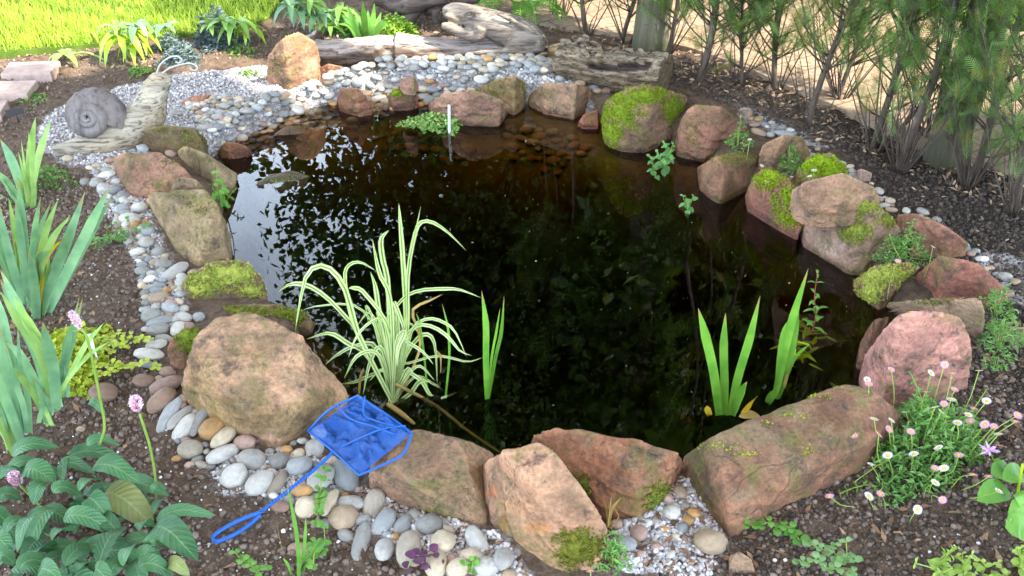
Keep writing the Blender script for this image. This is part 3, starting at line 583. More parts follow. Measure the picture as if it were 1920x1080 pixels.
rock('thick reddish boulder beside the large green mossy boulder', [(1262, 272, .05), (1278, 218, .20), (1300, 196, .23), (1350, 198, .22), (1398, 230, .17), (1409, 260, .09), (1370, 292, .02), (1320, 306, -.06), (1268, 292, -.06)], (.285, .165, .11), 15, 1.1, 6, [(1300, 245, 16, 30), (1370, 215, 20, 10)], (), (.17, .19, .03), mossh=.003)
rock('largest boulder on the far bank draped in bright green moss', [(1127, 232, .11), (1136, 190, .23), (1170, 165, .28), (1212, 158, .29), (1286, 178, .26), (1294, 200, .19), (1262, 262, -.04), (1212, 288, -.08), (1134, 280, -.08), (1215, 195, .26)], (.25, .185, .115), 15, 1., 6, [(1165, 205, 48, 40), (1215, 180, 50, 20), (1260, 205, 22, 30), (1150, 245, 22, 30)], (), (.24, .31, .025), mossh=.007)
rock('flat topped tan pink block at the far bank beside the large mossy boulder', [(988, 178, .09), (1022, 155, .14), (1080, 157, .14), (1131, 170, .12), (1128, 190, .07), (1078, 222, -.08), (1000, 208, -.08), (1072, 184, .12), (990, 195, .02)], (.37, .25, .18), 22, .7, 6)
rock('mossy brown wedge of rock between the two far bank blocks', [(893, 165, .08), (930, 148, .13), (965, 141, .15), (988, 158, .11), (985, 185, .04), (965, 197, -.02), (935, 190, .02), (905, 178, .04)], (.24, .17, .11), 14, 1., 6, [(965, 168, 26, 20), (920, 170, 16, 12)], (), (.17, .20, .03), mossh=.005)
rock('wide rounded reddish rock at the far bank behind the floating cress', [(802, 195, .06), (832, 172, .11), (890, 167, .12), (940, 185, .08), (953, 210, .0), (940, 236, -.09), (860, 236, -.09), (806, 212, -.05)], (.30, .18, .13), 11, 1., 6)
rock('small pink stone sitting on a low mossy stone on the far bank', [(749, 155, .09), (755, 146, .11), (775, 143, .12), (784, 155, .09), (780, 168, .05), (755, 166, .05)], (.36, .22, .17), 10, .8, 6, zb=.03)
rock('low red stone with a bright tuft of moss on the far bank', [(727, 178, .05), (745, 167, .07), (775, 166, .07), (786, 180, .03), (770, 190, -.02), (735, 188, .0)], (.25, .13, .09), 10, .9, 6, [(742, 173, 16, 8)], (), (.25, .37, .02))
rock('steep dull red rock at the far bank dipping into the water', [(630, 190, .06), (636, 168, .11), (668, 163, .12), (695, 190, .05), (703, 213, -.06), (660, 220, -.09), (636, 205, -.04)], (.25, .125, .085), 12, .9, 6)
rock('upright rounded boulder standing at the log end', [(498, 152, .02), (503, 105, .19), (530, 70, .29), (560, 60, .32), (590, 75, .29), (604, 112, .18), (600, 150, .0), (550, 162, .0)], (.31, .205, .13), 11, 1., 6, [(525, 115, 24, 18)], (), (.16, .13, .05), mossh=.003)
rock('small flat red stone at the foot of the upright boulder', [(598, 128, .04), (615, 119, .06), (640, 125, .05), (652, 137, .0), (600, 140, .0)], (.33, .18, .13), 11, .8, 6)
rock('thin red stone half buried in the white grit near the snail', [(340, 190, .03), (360, 178, .045), (395, 176, .045), (407, 186, .03), (370, 200, .01), (345, 203, .0)], (.34, .17, .13), 11, .8, 6)
rock('dark mossy hump of rock beside the snail', [(263, 265, .06), (278, 240, .12), (320, 234, .13), (365, 240, .12), (388, 262, .08), (386, 285, .0), (330, 290, .0), (270, 285, .0)], (.16, .12, .075), 12, 1., 6, [(355, 250, 34, 14), (300, 242, 30, 8), (375, 270, 14, 16)], (), (.20, .23, .02), mossh=.005)
rock('long smooth grey slab pointing into the water from the left bank', [(330, 282, .10), (350, 272, .12), (385, 288, .12), (445, 325, .05), (440, 352, -.04), (405, 362, -.04), (350, 322, .04), (335, 305, .07)], (.27, .21, .155), 16, .7, 6)
rock('brown sandstone slab with a mossy streak on the left bank', [(213, 293, .10), (232, 286, .12), (300, 286, .13), (345, 315, .13), (385, 360, .11), (372, 375, .10), (272, 378, .07), (245, 375, .0), (218, 322, .02), (240, 300, .11)], (.285, .175, .12), 20, .9, 6, [(325, 303, 30, 16), (300, 350, 40, 16)], (), (.18, .19, .04), mossh=.003)
rock('small lumpy brown stone between two slabs on the left bank', [(320, 350, .13), (335, 332, .16), (365, 335, .16), (388, 355, .12), (380, 364, .10), (325, 363, .10)], (.27, .20, .14), 11, 1.1, 6, zb=.05)
rock('large rounded brown slab on the left bank with moss near its top corner', [(272, 375, .10), (285, 360, .14), (380, 352, .15), (410, 385, .15), (430, 435, .12), (428, 480, .03), (370, 500, .0), (335, 475, .02), (290, 410, .05), (385, 420, .15)], (.31, .22, .155), 13, .9, 6, [(375, 390, 40, 20), (340, 368, 40, 8)], (), (.22, .26, .03), mossh=.004)
rock('low rock covered in a thick pale green moss cushion on the left bank', [(326, 552, .05), (355, 515, .10), (400, 488, .13), (455, 487, .13), (490, 520, .10), (502, 555, .02), (480, 578, -.04), (400, 580, .0), (340, 575, .0)], (.20, .145, .11), 12, .9, 6, [(415, 515, 75, 30), (375, 540, 40, 20), (470, 545, 30, 20)], (), MOSS_B, mossh=.014)
rock('mossy stone peeping out behind the big pink buff slab', [(385, 590, .08), (430, 572, .10), (520, 570, .09), (570, 585, .06), (590, 605, .02), (585, 628, -.06), (500, 625, .0), (400, 605, .03)], (.20, .145, .10), 12, .9, 6, [(450, 585, 80, 16), (540, 590, 40, 20)], (), (.24, .28, .04), mossh=.012)
rock('small reddish rock with a moss tuft tucked against the big pink buff slab', [(312, 655, .06), (325, 630, .09), (360, 612, .11), (392, 625, .10), (370, 670, .05), (340, 692, .0), (315, 685, .0)], (.25, .14, .10), 12, .9, 6, [(352, 640, 32, 26)], (), (.25, .33, .04), mossh=.014)
rock('wet dark red stone at the waterline below the cobbles on the left bank', [(407, 280, .03), (425, 265, .05), (460, 272, .03), (474, 288, -.04), (450, 300, -.09), (412, 292, -.05)], (.20, .085, .06), 12, .8, 6)
rock('half drowned grey slab with duckweed lying in the sky reflection', [(478, 345, -.055), (505, 325, -.045), (545, 318, -.04), (583, 330, -.06), (570, 352, -.075), (500, 362, -.08)], (.12, .125, .085), 14, .7, 6, [(520, 340, 40, 10), (550, 330, 20, 6)], (), (.22, .26, .10), zb=-.16, mossh=.0015)
rock('flat brown stone breaking the water beside the cobbles', [(515, 250, -.045), (540, 236, -.03), (570, 240, -.045), (575, 258, -.075), (540, 262, -.085)], (.21, .12, .08), 14, .8, 6, zb=-.2)
rock('sunken long red stone under the water next to the steep dull red rock', [(572, 226, -.08), (600, 216, -.065), (640, 208, -.065), (650, 216, -.09), (600, 236, -.11)], (.30, .13, .08), 12, .8, 6, zb=-.2)
rock('square buff stone between the carved frog log and the bark log', [(1022, 100, .10), (1030, 83, .15), (1070, 76, .17), (1095, 80, .15), (1085, 122, .0), (1040, 122, .0), (1024, 115, .02)], (.33, .25, .165), 14, .8, 6)
rock('small brick red stone wedged beside the large green mossy boulder', [(1083, 232, -.02), (1092, 215, .05), (1120, 205, .08), (1128, 222, .04), (1122, 238, -.05), (1090, 240, -.08)], (.30, .115, .085), 18, .6, 6)
rock('oval grey pink boulder resting on the mulch by the hedge', [(1380, 215, .05), (1388, 203, .08), (1405, 201, .08), (1416, 215, .05), (1408, 228, .0), (1388, 226, .0)], (.34, .265, .22), 9, .6, 6)
rock('flat pale stone lying behind the curved pinkish stone', [(1596, 325, .06), (1615, 316, .07), (1636, 324, .05), (1633, 337, .0), (1605, 338, .0)], (.33, .26, .22), 12, .7, 6)
rock('angular broken tan stone lying on the soil near the round beige cobble', [(1368, 1042, .04), (1385, 1034, .05), (1408, 1048, .04), (1412, 1066, .0), (1385, 1064, .0), (1370, 1055, .01)], (.36, .27, .20), 22, .7, 6)
rock('grey weathered stone beside the pink boulder among green shoots', [(1862, 618, .06), (1890, 612, .08), (1935, 615, .08), (1940, 640, .0), (1870, 638, .0)], (.26, .21, .16), 14, .8, 6)
# ------------------------------------------------------------------ cobbles and pebbles
PC = {'pale grey': (.43, .42, .39), 'blue grey': (.31, .33, .335), 'mid grey': (.28, .28, .26), 'cream': (.52, .44, .32), 'whitish': (.58, .57, .53), 'tan': (.37, .28, .19), 'ochre': (.46, .27, .11),
      'pinkish': (.40, .27, .22), 'brown': (.24, .155, .11), 'dark blue': (.18, .20, .215), 'mottled': (.33, .29, .23)}
CN = {'g': 'pale grey', 'b': 'blue grey', 'm': 'mid grey', 'c': 'cream', 'w': 'whitish', 't': 'tan', 'o': 'ochre', 'p': 'pinkish', 'n': 'brown', 'd': 'dark blue', 'k': 'mottled'}
PEBT = []
for i in range(12):
    V, F = ICO[4]; s = np.array([1, 1, 1.]) ; V = np.sign(V) * np.abs(V) ** (.92 + .02 * (i % 4))
    V = V * (1 + .17 * fbm(V, .9, 2, 50 + i) + .05 * fbm(V, 2.4, 2, 90 + i))[:, None]; V[:, 0] *= 1 + .12 * V[:, 1] * (i % 3 - 1)
    me = bpy.data.meshes.new('pebble'); me.from_pydata((V / np.abs(V).max(0)).tolist(), [], F.tolist()); me.polygons.foreach_set('use_smooth', np.ones(len(F), bool)); me.materials.append(M_PEB); PEBT.append(me)
# px, py, long axis, short axis, screen angle, colour (traced one by one)
PEBL = '''600 897 50 42 60 g;650 895 60 46 -60 b;682 921 17 17 0 p;658 940 54 27 -5 g;700 948 52 38 70 k;718 981 60 35 50 b;754 982 45 32 55 b;805 983 50 36 15 m;768 1027 64 50 90 k;720 1027 45 36 80 g;677 1014 70 32 80 m
645 972 58 45 10 t;616 939 52 26 70 c;575 950 44 38 0 c;566 918 46 24 -10 o;831 1014 50 40 -40 c;846 1044 20 19 0 p;895 1014 62 32 -50 w;885 1043 48 34 -20 c;818 1056 50 45 90 c;860 1064 42 36 40 c;912 1062 48 40 -30 g;943 1047 45 38 70 m;954 1075 30 25 0 t
315 778 62 26 60 b;337 780 56 24 58 g;347 800 52 32 60 w;373 787 52 27 70 m;397 803 45 40 50 o;420 817 50 34 55 c;460 827 46 28 -10 p;357 842 46 34 15 k;420 850 64 34 30 g;473 862 58 40 -5 g;523 863 40 34 0 m;560 873 52 36 -5 b;440 893 52 44 -10 w;487 905 56 40 50 g;520 903 50 26 65 k;537 840 24 18 0 o;560 847 24 18 10 c;590 840 36 34 0 g;598 808 32 28 0 w;617 863 32 22 20 c;525 947 40 22 -5 n;560 1027 44 24 0 p
310 722 62 34 30 p;304 752 52 46 50 n;313 695 30 20 10 p;270 712 42 26 0 n;296 706 14 14 0 c;280 662 58 23 3 w;283 681 56 13 0 b;293 644 44 18 5 g;307 631 36 16 -10 g;333 615 24 28 90 w;298 616 44 24 20 m;300 600 50 22 30 b;282 591 40 30 0 m;318 577 34 25 0 b;343 577 24 18 0 g;345 592 36 20 -10 w;372 592 24 18 0 b;354 608 20 16 0 p;297 556 40 22 20 t;319 563 24 12 0 p;312 540 22 12 0 o;327 537 18 12 0 t;295 542 30 16 0 b;290 534 42 14 10 b;341 527 26 24 -45 g;326 511 56 28 30 g;362 509 24 16 0 p;320 527 14 12 0 p;302 506 15 20 90 g;284 510 22 14 0 g;307 494 36 22 10 m;279 484 18 14 0 d;266 493 24 12 0 b
244 410 42 26 5 w;262 389 34 24 0 w;227 391 28 22 20 b;220 411 18 16 0 g;199 327 40 18 0 w;182 342 24 24 0 g;160 339 20 18 0 m;215 355 26 28 80 b;233 366 28 22 0 m;195 353 18 28 90 g;272 412 14 13 0 o;278 431 28 22 0 b;275 453 30 24 10 g;298 473 30 24 0 m;127 295 22 15 0 c;213 276 14 12 0 t;205 300 22 16 0 p;225 372 20 14 0 g;250 430 20 14 0 p;262 440 16 12 0 w;288 455 18 14 0 b
360 198 32 18 0 c;374 205 28 14 0 n;391 194 24 16 0 b;330 209 28 12 0 g;369 224 16 12 0 d;399 207 20 14 0 g;418 203 22 14 0 w;429 194 24 16 0 g;383 217 26 14 10 w;405 224 26 18 0 b;386 238 32 16 10 g;438 230 34 24 0 m;414 237 22 14 0 b;420 247 24 16 0 d;399 254 34 18 0 b;436 256 22 22 60 g;421 263 28 12 10 b;447 248 18 14 0 w;477 254 28 16 0 d;457 263 24 12 0 t;462 224 34 22 -20 c;494 231 38 14 -5 c;465 241 30 20 0 t;499 244 30 12 0 o;500 212 36 20 0 g;520 222 34 26 50 c;470 209 26 18 0 k;442 207 22 20 60 g;531 237 20 14 0 w;399 286 26 18 0 c;400 270 18 12 0 t;320 285 26 18 -30 p;268 277 22 18 0 b;257 267 18 15 0 p;457 345 22 12 0 o;528 200 32 22 0 g;556 196 36 18 0 m;583 187 28 20 0 t;560 178 16 18 0 c;555 212 28 12 0 w;598 200 16 18 60 c;613 196 18 12 0 o;621 177 28 16 15 w;606 166 26 16 0 g;602 182 18 18 0 d;585 164 16 16 0 b
755 122 24 18 0 t;787 122 18 14 0 b;732 123 18 14 0 g;638 128 18 16 0 m;833 149 18 16 0 p;811 152 22 16 0 m;793 167 22 20 0 t;813 175 24 16 20 b;837 166 18 18 0 g;852 154 18 16 0 m;872 167 28 12 10 w;903 149 30 18 0 w;879 154 18 16 0 b;714 175 20 20 0 b;695 171 18 14 0 g;731 190 20 9 0 g;795 187 16 10 0 p;697 159 24 12 0 w;724 149 24 14 15 b
1084 100 20 14 0 t;915 125 18 13 0 b;942 126 20 14 0 m;960 126 22 12 0 b;1000 125 24 17 0 m;1018 122 22 15 0 g;1050 145 16 18 90 b;1088 155 22 14 0 t;1113 162 26 14 0 b;1138 168 22 16 0 n;1120 168 20 12 0 t;1110 197 16 24 70 w;1093 213 18 14 30 b;1118 243 18 18 0 b;988 175 16 12 0 g;983 188 14 16 90 p
1332 1018 64 54 0 t;1260 958 30 30 0 w;1275 920 28 26 0 t;1290 972 26 20 30 o;1303 958 28 19 0 o;1198 997 36 32 0 p;1173 1017 44 28 -10 b;1157 980 26 20 0 p;1253 930 22 18 0 p;1246 987 20 12 0 o;1230 1020 22 14 0 p;1285 1005 18 14 0 p;1268 1000 16 12 0 c
1472 249 40 14 0 b;1415 231 20 10 0 p;1422 245 30 12 -20 t;1445 250 20 12 0 g;1268 298 30 14 10 w;1290 312 30 16 20 w;1310 322 18 12 0 g;1660 382 22 12 0 g;1672 390 26 12 0 t;1650 370 18 12 0 p;1640 388 18 10 0 b;1822 472 18 12 0 p;1843 482 26 12 0 w;1870 545 22 14 0 g;1890 548 26 16 0 p;1850 500 18 10 0 c;1905 525 20 14 0 t;194 738 54 38 10 n;150 800 18 12 0 t;1228 945 16 12 0 g;1216 975 18 13 0 w'''
pebs = []                                       # x, y, z, a, b, c, rot, colour
def addpeb(px, py, L, Wd, ang, cn, zoff=0., z=None):
    g = U(px, py, .012)
    if z is None: z = float(gz(g[0], g[1])[0])
    g = U(px, py, z + .012); s = FPX / proj(g)[0, 2]; fs = .56 + (py - 540) * .0001
    a = R(ang); ca, sa = math.cos(a), math.sin(a) / fs; le = L / s / 2 * math.hypot(ca, sa * .85); wd = Wd / s / 2 * (1.0 + .25 * abs(ca)); le, wd = max(le, wd * .9), wd
    c = min(le, wd) * .68; pebs.append([g[0], g[1], z + c * .62 + zoff, le, wd, c, math.atan2(sa, ca), cn])
for t in PEBL.replace('\n', ';').split(';'):
    q = t.split(); addpeb(*map(float, q[:5]), CN[q[5]])
traced = len(pebs)
POOLC = ['pale grey'] * 5 + ['blue grey'] * 4 + ['mid grey'] * 4 + ['whitish'] * 4 + ['cream'] * 3 + ['tan', 'pinkish', 'mottled', 'ochre']
ROCKS = [(np.array(o.location), np.array(o.dimensions) / 2) for o in S.objects if o.name.startswith('sandstone_rock')]
bpy.context.view_layer.update()
ROCKS = [(np.array(o.location), np.array([max(abs(v.co[i]) for v in o.data.vertices) for i in range(3)])) for o in S.objects if o.name.startswith('sandstone_rock')]
def fillpeb(pts, n, rmin, rmax, layers=((0, .82),), colours=POOLC):
    poly = pxpoly(pts)
    for zo, ov in layers:
        for x, y in sample_poly(poly, n):
            r = rmin * (rmax / rmin) ** rng.uniform(0, 1); P = np.array([x, y])
            if any((abs(P - c[:2]) < e[:2] * .6).all() for c, e in ROCKS): continue
            z = float(gz(x, y)[0])
            if z < -.16: continue
            bad = False
            for q in pebs:
                rr = (q[3] + q[4]) / 2
                if abs(q[0] - x) < .12 and math.hypot(q[0] - x, q[1] - y) < (r + rr) * ov and (zo == 0 or q[2] > z + zo * .7): bad = True; break
            if bad: continue
            a = r * rng.uniform(1, 1.4); b = r * rng.uniform(.8, 1.0); c = b * rng.uniform(.6, .8)
            pebs.append([x, y, z + zo + c * .6, a, b, c, rng.normal(0, .7), colours[rng.integers(len(colours))]])
BAND_T = [(475, 208), (560, 178), (640, 152), (720, 136), (790, 130), (900, 131), (1020, 129), (1062, 148), (1010, 160), (960, 140), (900, 165), (800, 172), (700, 182), (620, 205), (560, 222), (520, 245), (470, 266), (440, 240)]
fillpeb(BAND_T, 5000, .015, .026, ((0, .66), (.020, .72)))
fillpeb([(350, 195), (440, 190), (520, 200), (530, 240), (460, 268), (400, 260), (370, 230)], 1500, .012, .021, ((0, .68), (.015, .75)))
fillpeb([(165, 320), (215, 320), (275, 420), (310, 480), (345, 520), (350, 610), (275, 640), (262, 500), (215, 410)], 1600, .010, .022, ((0, .72),))
fillpeb([(300, 690), (345, 720), (420, 810), (600, 830), (680, 910), (900, 1010), (980, 1085), (800, 1085), (640, 1000), (430, 900), (330, 860)], 700, .008, .02)
fillpeb([(1210, 910), (1290, 905), (1340, 1000), (1230, 1060), (1170, 1030)], 80, .006, .014)
fillpeb([(1390, 225), (1440, 225), (1600, 320), (1700, 390), (1760, 410), (1890, 520), (1860, 520), (1690, 400), (1520, 300)], 160, .008, .018)
fillpeb([(940, 200), (1075, 215), (1110, 240), (1050, 262), (960, 240)], 220, .014, .028, ((0, .85),), ['ochre', 'tan', 'cream', 'brown', 'ochre'])
fillpeb([(640, 205), (800, 190), (900, 235), (780, 232), (690, 240)], 150, .014, .03, ((0, .9),), ['tan', 'brown', 'mottled', 'cream'])
pa = np.array([p[:6] for p in pebs]); pj = proj(pa[:, :3]); size = (pa[:, 3] + pa[:, 4]) / 2 / pj[:, 2]
inview = (pj[:, 0] > -10) & (pj[:, 0] < 1930) & (pj[:, 1] > 0) & (pj[:, 1] < 1090)
order = [i for i in np.argsort(-(size + 1e-4 * (np.arange(len(pebs)) < traced))) if inview[i]]
keep, rest = order[:296], order[296:]
LM = [('the blue net handle', 560, 905), ('the big pink buff slab', 480, 700), ('the upright rounded boulder', 550, 110), ('the carved frog', 930, 50), ('the snail sculpture', 180, 260), ('the pale green moss cushion', 410, 530),
      ('the large rounded brown slab', 350, 430), ('the brown slab with a mossy streak', 290, 330), ('the leaning slab with painted sun dapple', 1010, 950), ('the long flat red slab', 1450, 880), ('the bark log', 1160, 120),
      ('the flat topped tan pink block', 1060, 190), ('the steep dull red rock', 665, 190), ('the floating cress', 815, 225), ('the dark mossy hump', 325, 260), ('the low slab under the net', 800, 890), ('the square cut red block', 1365, 330), ('the reddish boulder', 1800, 520), ('the flat red slab on mulch', 1750, 440), ('the half drowned grey slab', 530, 340)]
lmp = np.array([U(x, y)[:2] for _, x, y in LM]); fam = {}
desc = {}
for i in keep:
    x, y, z, a, b, c, ro, cn = pebs[i]; m = math.sqrt(a * b)
    sz = 'large' if m > .032 else 'medium' if m > .021 else 'small'; sh = 'long' if a / b > 1.65 else 'oval' if a / b > 1.2 else 'round'
    k = int(np.argmin(np.hypot(*(lmp - [x, y]).T))); fam.setdefault((sz, cn, sh, k), []).append((math.hypot(*(lmp[k] - [x, y])), i))
ORD = 'first second third fourth fifth sixth seventh eighth ninth tenth eleventh twelfth thirteenth fourteenth fifteenth sixteenth seventeenth eighteenth nineteenth twentieth'.split() + ['last'] * 20
for (sz, cn, sh, k), mem in fam.items():
    mem.sort()
    for j, (_, i) in enumerate(mem): desc[i] = (f'{ORD[j]} {sz} {cn} {sh} pebble from ' if len(mem) > 1 else f'only {sz} {cn} {sh} pebble near ') + LM[k][0]
proto = bpy.data.objects.new('pebble', PEBT[0]); first = True
for i in keep:
    x, y, z, a, b, c, ro, cn = pebs[i]
    o = proto if first else proto.copy(); first = False; o.data = PEBT[i % 12]; COL.objects.link(o)
    o.location = (x, y, z); o.scale = (a, b, c); o.rotation_euler = (rng.normal(0, .18), rng.normal(0, .18), ro)
    cc = np.array(PC[cn]) * rng.uniform(.68, 1.05); o.color = (*cc, 1)
    tag(o, desc[i], 'pebble', 'loose rounded pebbles edging the pond')
if rest:
    TV = np.array([v.co[:] for v in PEBT[3].vertices]); TV2, TF2 = ICO[3]; TV2 = TV2 * (1 + .14 * fbm(TV2, .9, 2, 51))[:, None]
    rt = [pebs[i] for i in rest]; ro = np.array([p[6] for p in rt]); rot = np.stack([np.stack([np.cos(ro), -np.sin(ro), 0 * ro], -1), np.stack([np.sin(ro), np.cos(ro), 0 * ro], -1), np.stack([0 * ro, 0 * ro, 1 + 0 * ro], -1)], 1)
    V, F, C = scatter(TV2, TF2, np.array([p[:3] for p in rt]), rot, np.array([p[3:6] for p in rt]), np.array([np.array(PC[p[7]]) * rng.uniform(.62, 1.02) for p in rt]))
    tag(mk('small_pebbles', V, F, M_PEBA, loc=V[0], col=C), kind='stuff')

# ------------------------------------------------------------------ carved wood and logs
def fuse(pieces, voxel, smooth=2):
    bm = bmesh.new()
    for V, F in pieces:
        vs = [bm.verts.new(v) for v in V]
        for f in F:
            try: bm.faces.new([vs[i] for i in f])
            except ValueError: pass
    bmesh.ops.recalc_face_normals(bm, faces=bm.faces); me = bpy.data.meshes.new('tmp'); bm.to_mesh(me); bm.free(); o = bpy.data.objects.new('tmp', me); COL.objects.link(o)
    m = o.modifiers.new('r', 'REMESH'); m.mode = 'VOXEL'; m.voxel_size = voxel; s = o.modifiers.new('s', 'SMOOTH'); s.iterations = smooth; s.factor = .5
    e = o.evaluated_get(bpy.context.evaluated_depsgraph_get()); r = e.to_mesh(); V = np.array([v.co[:] for v in r.vertices]); F = [list(p.vertices) for p in r.polygons]
    e.to_mesh_clear(); bpy.data.objects.remove(o); bpy.data.meshes.remove(me); return V, F
def ell(c, r, ax=None, sub=3):
    V, F = ICO[sub]; V = V * r
    if ax is not None: V = V @ np.array(ax).T
    return V + c, F.tolist()
def rotY(a): c, s = math.cos(a), math.sin(a); return np.array([[c, 0, s], [0, 1, 0], [-s, 0, c]])
def vnorm(V, F):
    n = np.zeros_like(V)
    for f in F:
        a = np.cross(V[f[1]] - V[f[0]], V[f[2]] - V[f[0]])
        for i in f: n[i] += a
    return unit(n)
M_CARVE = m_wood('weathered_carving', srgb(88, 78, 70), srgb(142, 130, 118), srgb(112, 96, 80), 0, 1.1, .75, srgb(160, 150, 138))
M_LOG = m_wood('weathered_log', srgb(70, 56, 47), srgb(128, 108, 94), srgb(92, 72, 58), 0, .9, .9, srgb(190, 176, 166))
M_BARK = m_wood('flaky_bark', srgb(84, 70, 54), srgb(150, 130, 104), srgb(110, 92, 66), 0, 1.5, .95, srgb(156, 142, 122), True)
M_SNAIL = m_wood('snail_body_wood', srgb(138, 129, 114), srgb(202, 190, 168), srgb(176, 154, 122), 0, 1.2, .8)
M_SHELL = m_wood('snail_shell_wood', srgb(98, 90, 88), srgb(142, 134, 130), srgb(112, 98, 90), 2, .5, .5)
# snail sculpture
ya, yb = U(98, 292)[1], U(275, 262)[1]
def sp(px, py, t): return UY(px, py, ya + (yb - ya) * t)
sn = thing('snail_sculpture', 'carved wooden garden snail with curled wire feelers on the white grit', 'sculpture', U(185, 280))
path = [sp(97, 291, 0), sp(125, 285, .15), sp(170, 275, .4), (sp(222, 262, .7)), sp(258, 243, .9), sp(277, 215, 1), sp(286, 186, 1), sp(295, 162, 1.02), sp(304, 146, 1.05)]
V, F, _ = tube(path, np.array([.006, .022, .042, .056, .064, .066, .055, .046, .036]), 24, 60)
foot, Ff, _ = tube([sp(100, 292, 0), sp(150, 286, .3), sp(200, 279, .55), sp(250, 268, .85), sp(275, 258, 1)], np.array([.012, .045, .06, .06, .03]), 16, 30)
foot[:, 2] = foot[:, 2] * .55 + .03
V, F = fuse([(V, F), (foot, Ff), ell(sp(300, 152, 1.03), (.046, .04, .034)), tube([sp(125, 282, .15), sp(180, 268, .4), sp(235, 246, .75), sp(266, 222, .95), sp(284, 192, 1)], np.array([.03, .052, .078, .074, .055]), 20, 40)[:2]], .007, 3)
nn = vnorm(V, F); V = V + nn * (.006 * fbm(V, 16, 4, 3) - .0012 * np.abs(np.sin(V[:, 2] * 150 + 5 * V[:, 0])))[:, None]
mk('body', V, F, M_SNAIL, sn)
ax = unit(np.array([.12, -.92, .36])); e1 = unit(np.cross(ax, [0, 0, 1])); e2 = np.cross(e1, ax); ce = sp(173, 219, .42)
nt, ns = 150, 22; th = np.linspace(0, 2 * np.pi * 3.0, nt); kk = math.log(1.95) / (2 * np.pi); sc = np.exp(-kk * th); V = []
for t, s in zip(th, sc):
    a = t * -1 + 3.6; er = math.cos(a) * e1 + math.sin(a) * e2; C0 = ce + er * .074 * s + ax * (.105 * (1 - s) - .02)
    b = np.arange(ns) * 2 * np.pi / ns; rr = .053 * s * (1 + .045 * np.sin(t * 18)) * (1 + .05 * np.cos(b) ** 8)
    V.append(C0 + (np.cos(b) * rr)[:, None] * er + (np.sin(b) * rr * 1.12)[:, None] * ax)
V = np.concatenate(V); F = [[i * ns + j, i * ns + (j + 1) % ns, (i + 1) * ns + (j + 1) % ns, (i + 1) * ns + j] for i in range(nt - 1) for j in range(ns)] + [list(range(ns)), [(nt - 1) * ns + j for j in range(ns)]]
V = V + .004 * fbm(V, 14, 3, 8)[:, None] * ax
mk('shell', V, F, M_SHELL, sn)
M_WIRE = m_plain('white_wire', (.42, .40, .36), .4, .5, .05)
for w in ([(293, 141), (300, 122), (317, 108), (333, 106), (341, 112), (336, 118), (329, 116)], [(302, 139), (318, 128), (340, 121), (358, 119), (370, 126), (367, 132), (359, 130), (357, 127)]):
    V, F, _ = tube([sp(x, y, 1.03) for x, y in w], .0034, 6, 26); mk('feeler', V, F, M_WIRE, sn)
# logs
def log(name, A, Bp, ra, rb, mat, parent=None, seg=40, n=90, amp=.012, flat=None, seed=1, gouge=None):
    A, Bp = np.array(A), np.array(Bp); t = np.linspace(0, 1, n); ax = unit(Bp - A); h = unit(np.cross([0, 0, 1.], ax)); u = np.cross(ax, h); V = []
    a = np.arange(seg) * 2 * np.pi / seg; D = np.cos(a)[:, None] * h + np.sin(a)[:, None] * u
    for ti in t:
        r = ra + (rb - ra) * ti; c = A + (Bp - A) * ti + u * .012 * math.sin(ti * 5 + seed) + h * .01 * math.sin(ti * 4 + 2 * seed)
        Q = np.c_[np.cos(a) * 3, np.sin(a) * 3, np.full(seg, ti * 3)]; rr = r * (1 + .13 * fbm(Q, .5, 2, seed)) + amp * (-np.abs(fbm(Q * [2.6, 2.6, .7], 1, 4, seed + 3)) * 1.6 + .5 * fbm(Q * [6, 6, 3], 1, 3, seed + 7))
        if gouge is not None: rr = rr - gouge(ti, a)
        P = c + D * rr[:, None]
        if flat is not None:
            zt = c[2] + r * flat; P[:, 2] = np.where(P[:, 2] > zt, zt + (P[:, 2] - zt) * .25, P[:, 2])
        V.append(P)
    ea = V[0].mean(0) + 0 * ax; eb = V[-1].mean(0)
    rings = [ea + (V[0] - ea) * k + ax * .004 * (1 - k) * rng.normal() for k in (.02, .35, .7)] + V + [eb + (V[-1] - eb) * k for k in (.7, .35, .02)]
    V = np.concatenate(rings); m = len(rings)
    F = [[i * seg + j, i * seg + (j + 1) % seg, (i + 1) * seg + (j + 1) % seg, (i + 1) * seg + j] for i in range(m - 1) for j in range(seg)]
    cc = np.ones((len(V), 3))
    if gouge is not None:
        T_, A2 = np.meshgrid(np.r_[[0] * 3, t, [1] * 3], a, indexing='ij'); gg = gouge(T_.ravel(), A2.ravel()); cc = np.where((gg > .009)[:, None], [[.30, .26, .32]], cc)
    return mk(name, V, F, mat, parent, col=cc)
yl = U(900, 121)[1] + .06
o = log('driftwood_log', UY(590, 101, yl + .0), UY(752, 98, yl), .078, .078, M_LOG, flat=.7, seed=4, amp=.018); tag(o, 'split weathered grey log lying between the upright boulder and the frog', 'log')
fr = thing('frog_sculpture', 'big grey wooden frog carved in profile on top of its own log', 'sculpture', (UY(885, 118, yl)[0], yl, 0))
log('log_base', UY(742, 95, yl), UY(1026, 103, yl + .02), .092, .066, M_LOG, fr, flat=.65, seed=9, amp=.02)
yf = yl + .02; sections = [(829, 16, 24, .014), (836, 10, 33, .034), (852, 6, 42, .058), (875, 9, 50, .075), (905, 16, 64, .085), (940, 24, 84, .092), (975, 34, 96, .095), (1002, 46, 102, .085), (1018, 62, 103, .062), (1026, 78, 100, .03)]
V = []; sg = 24
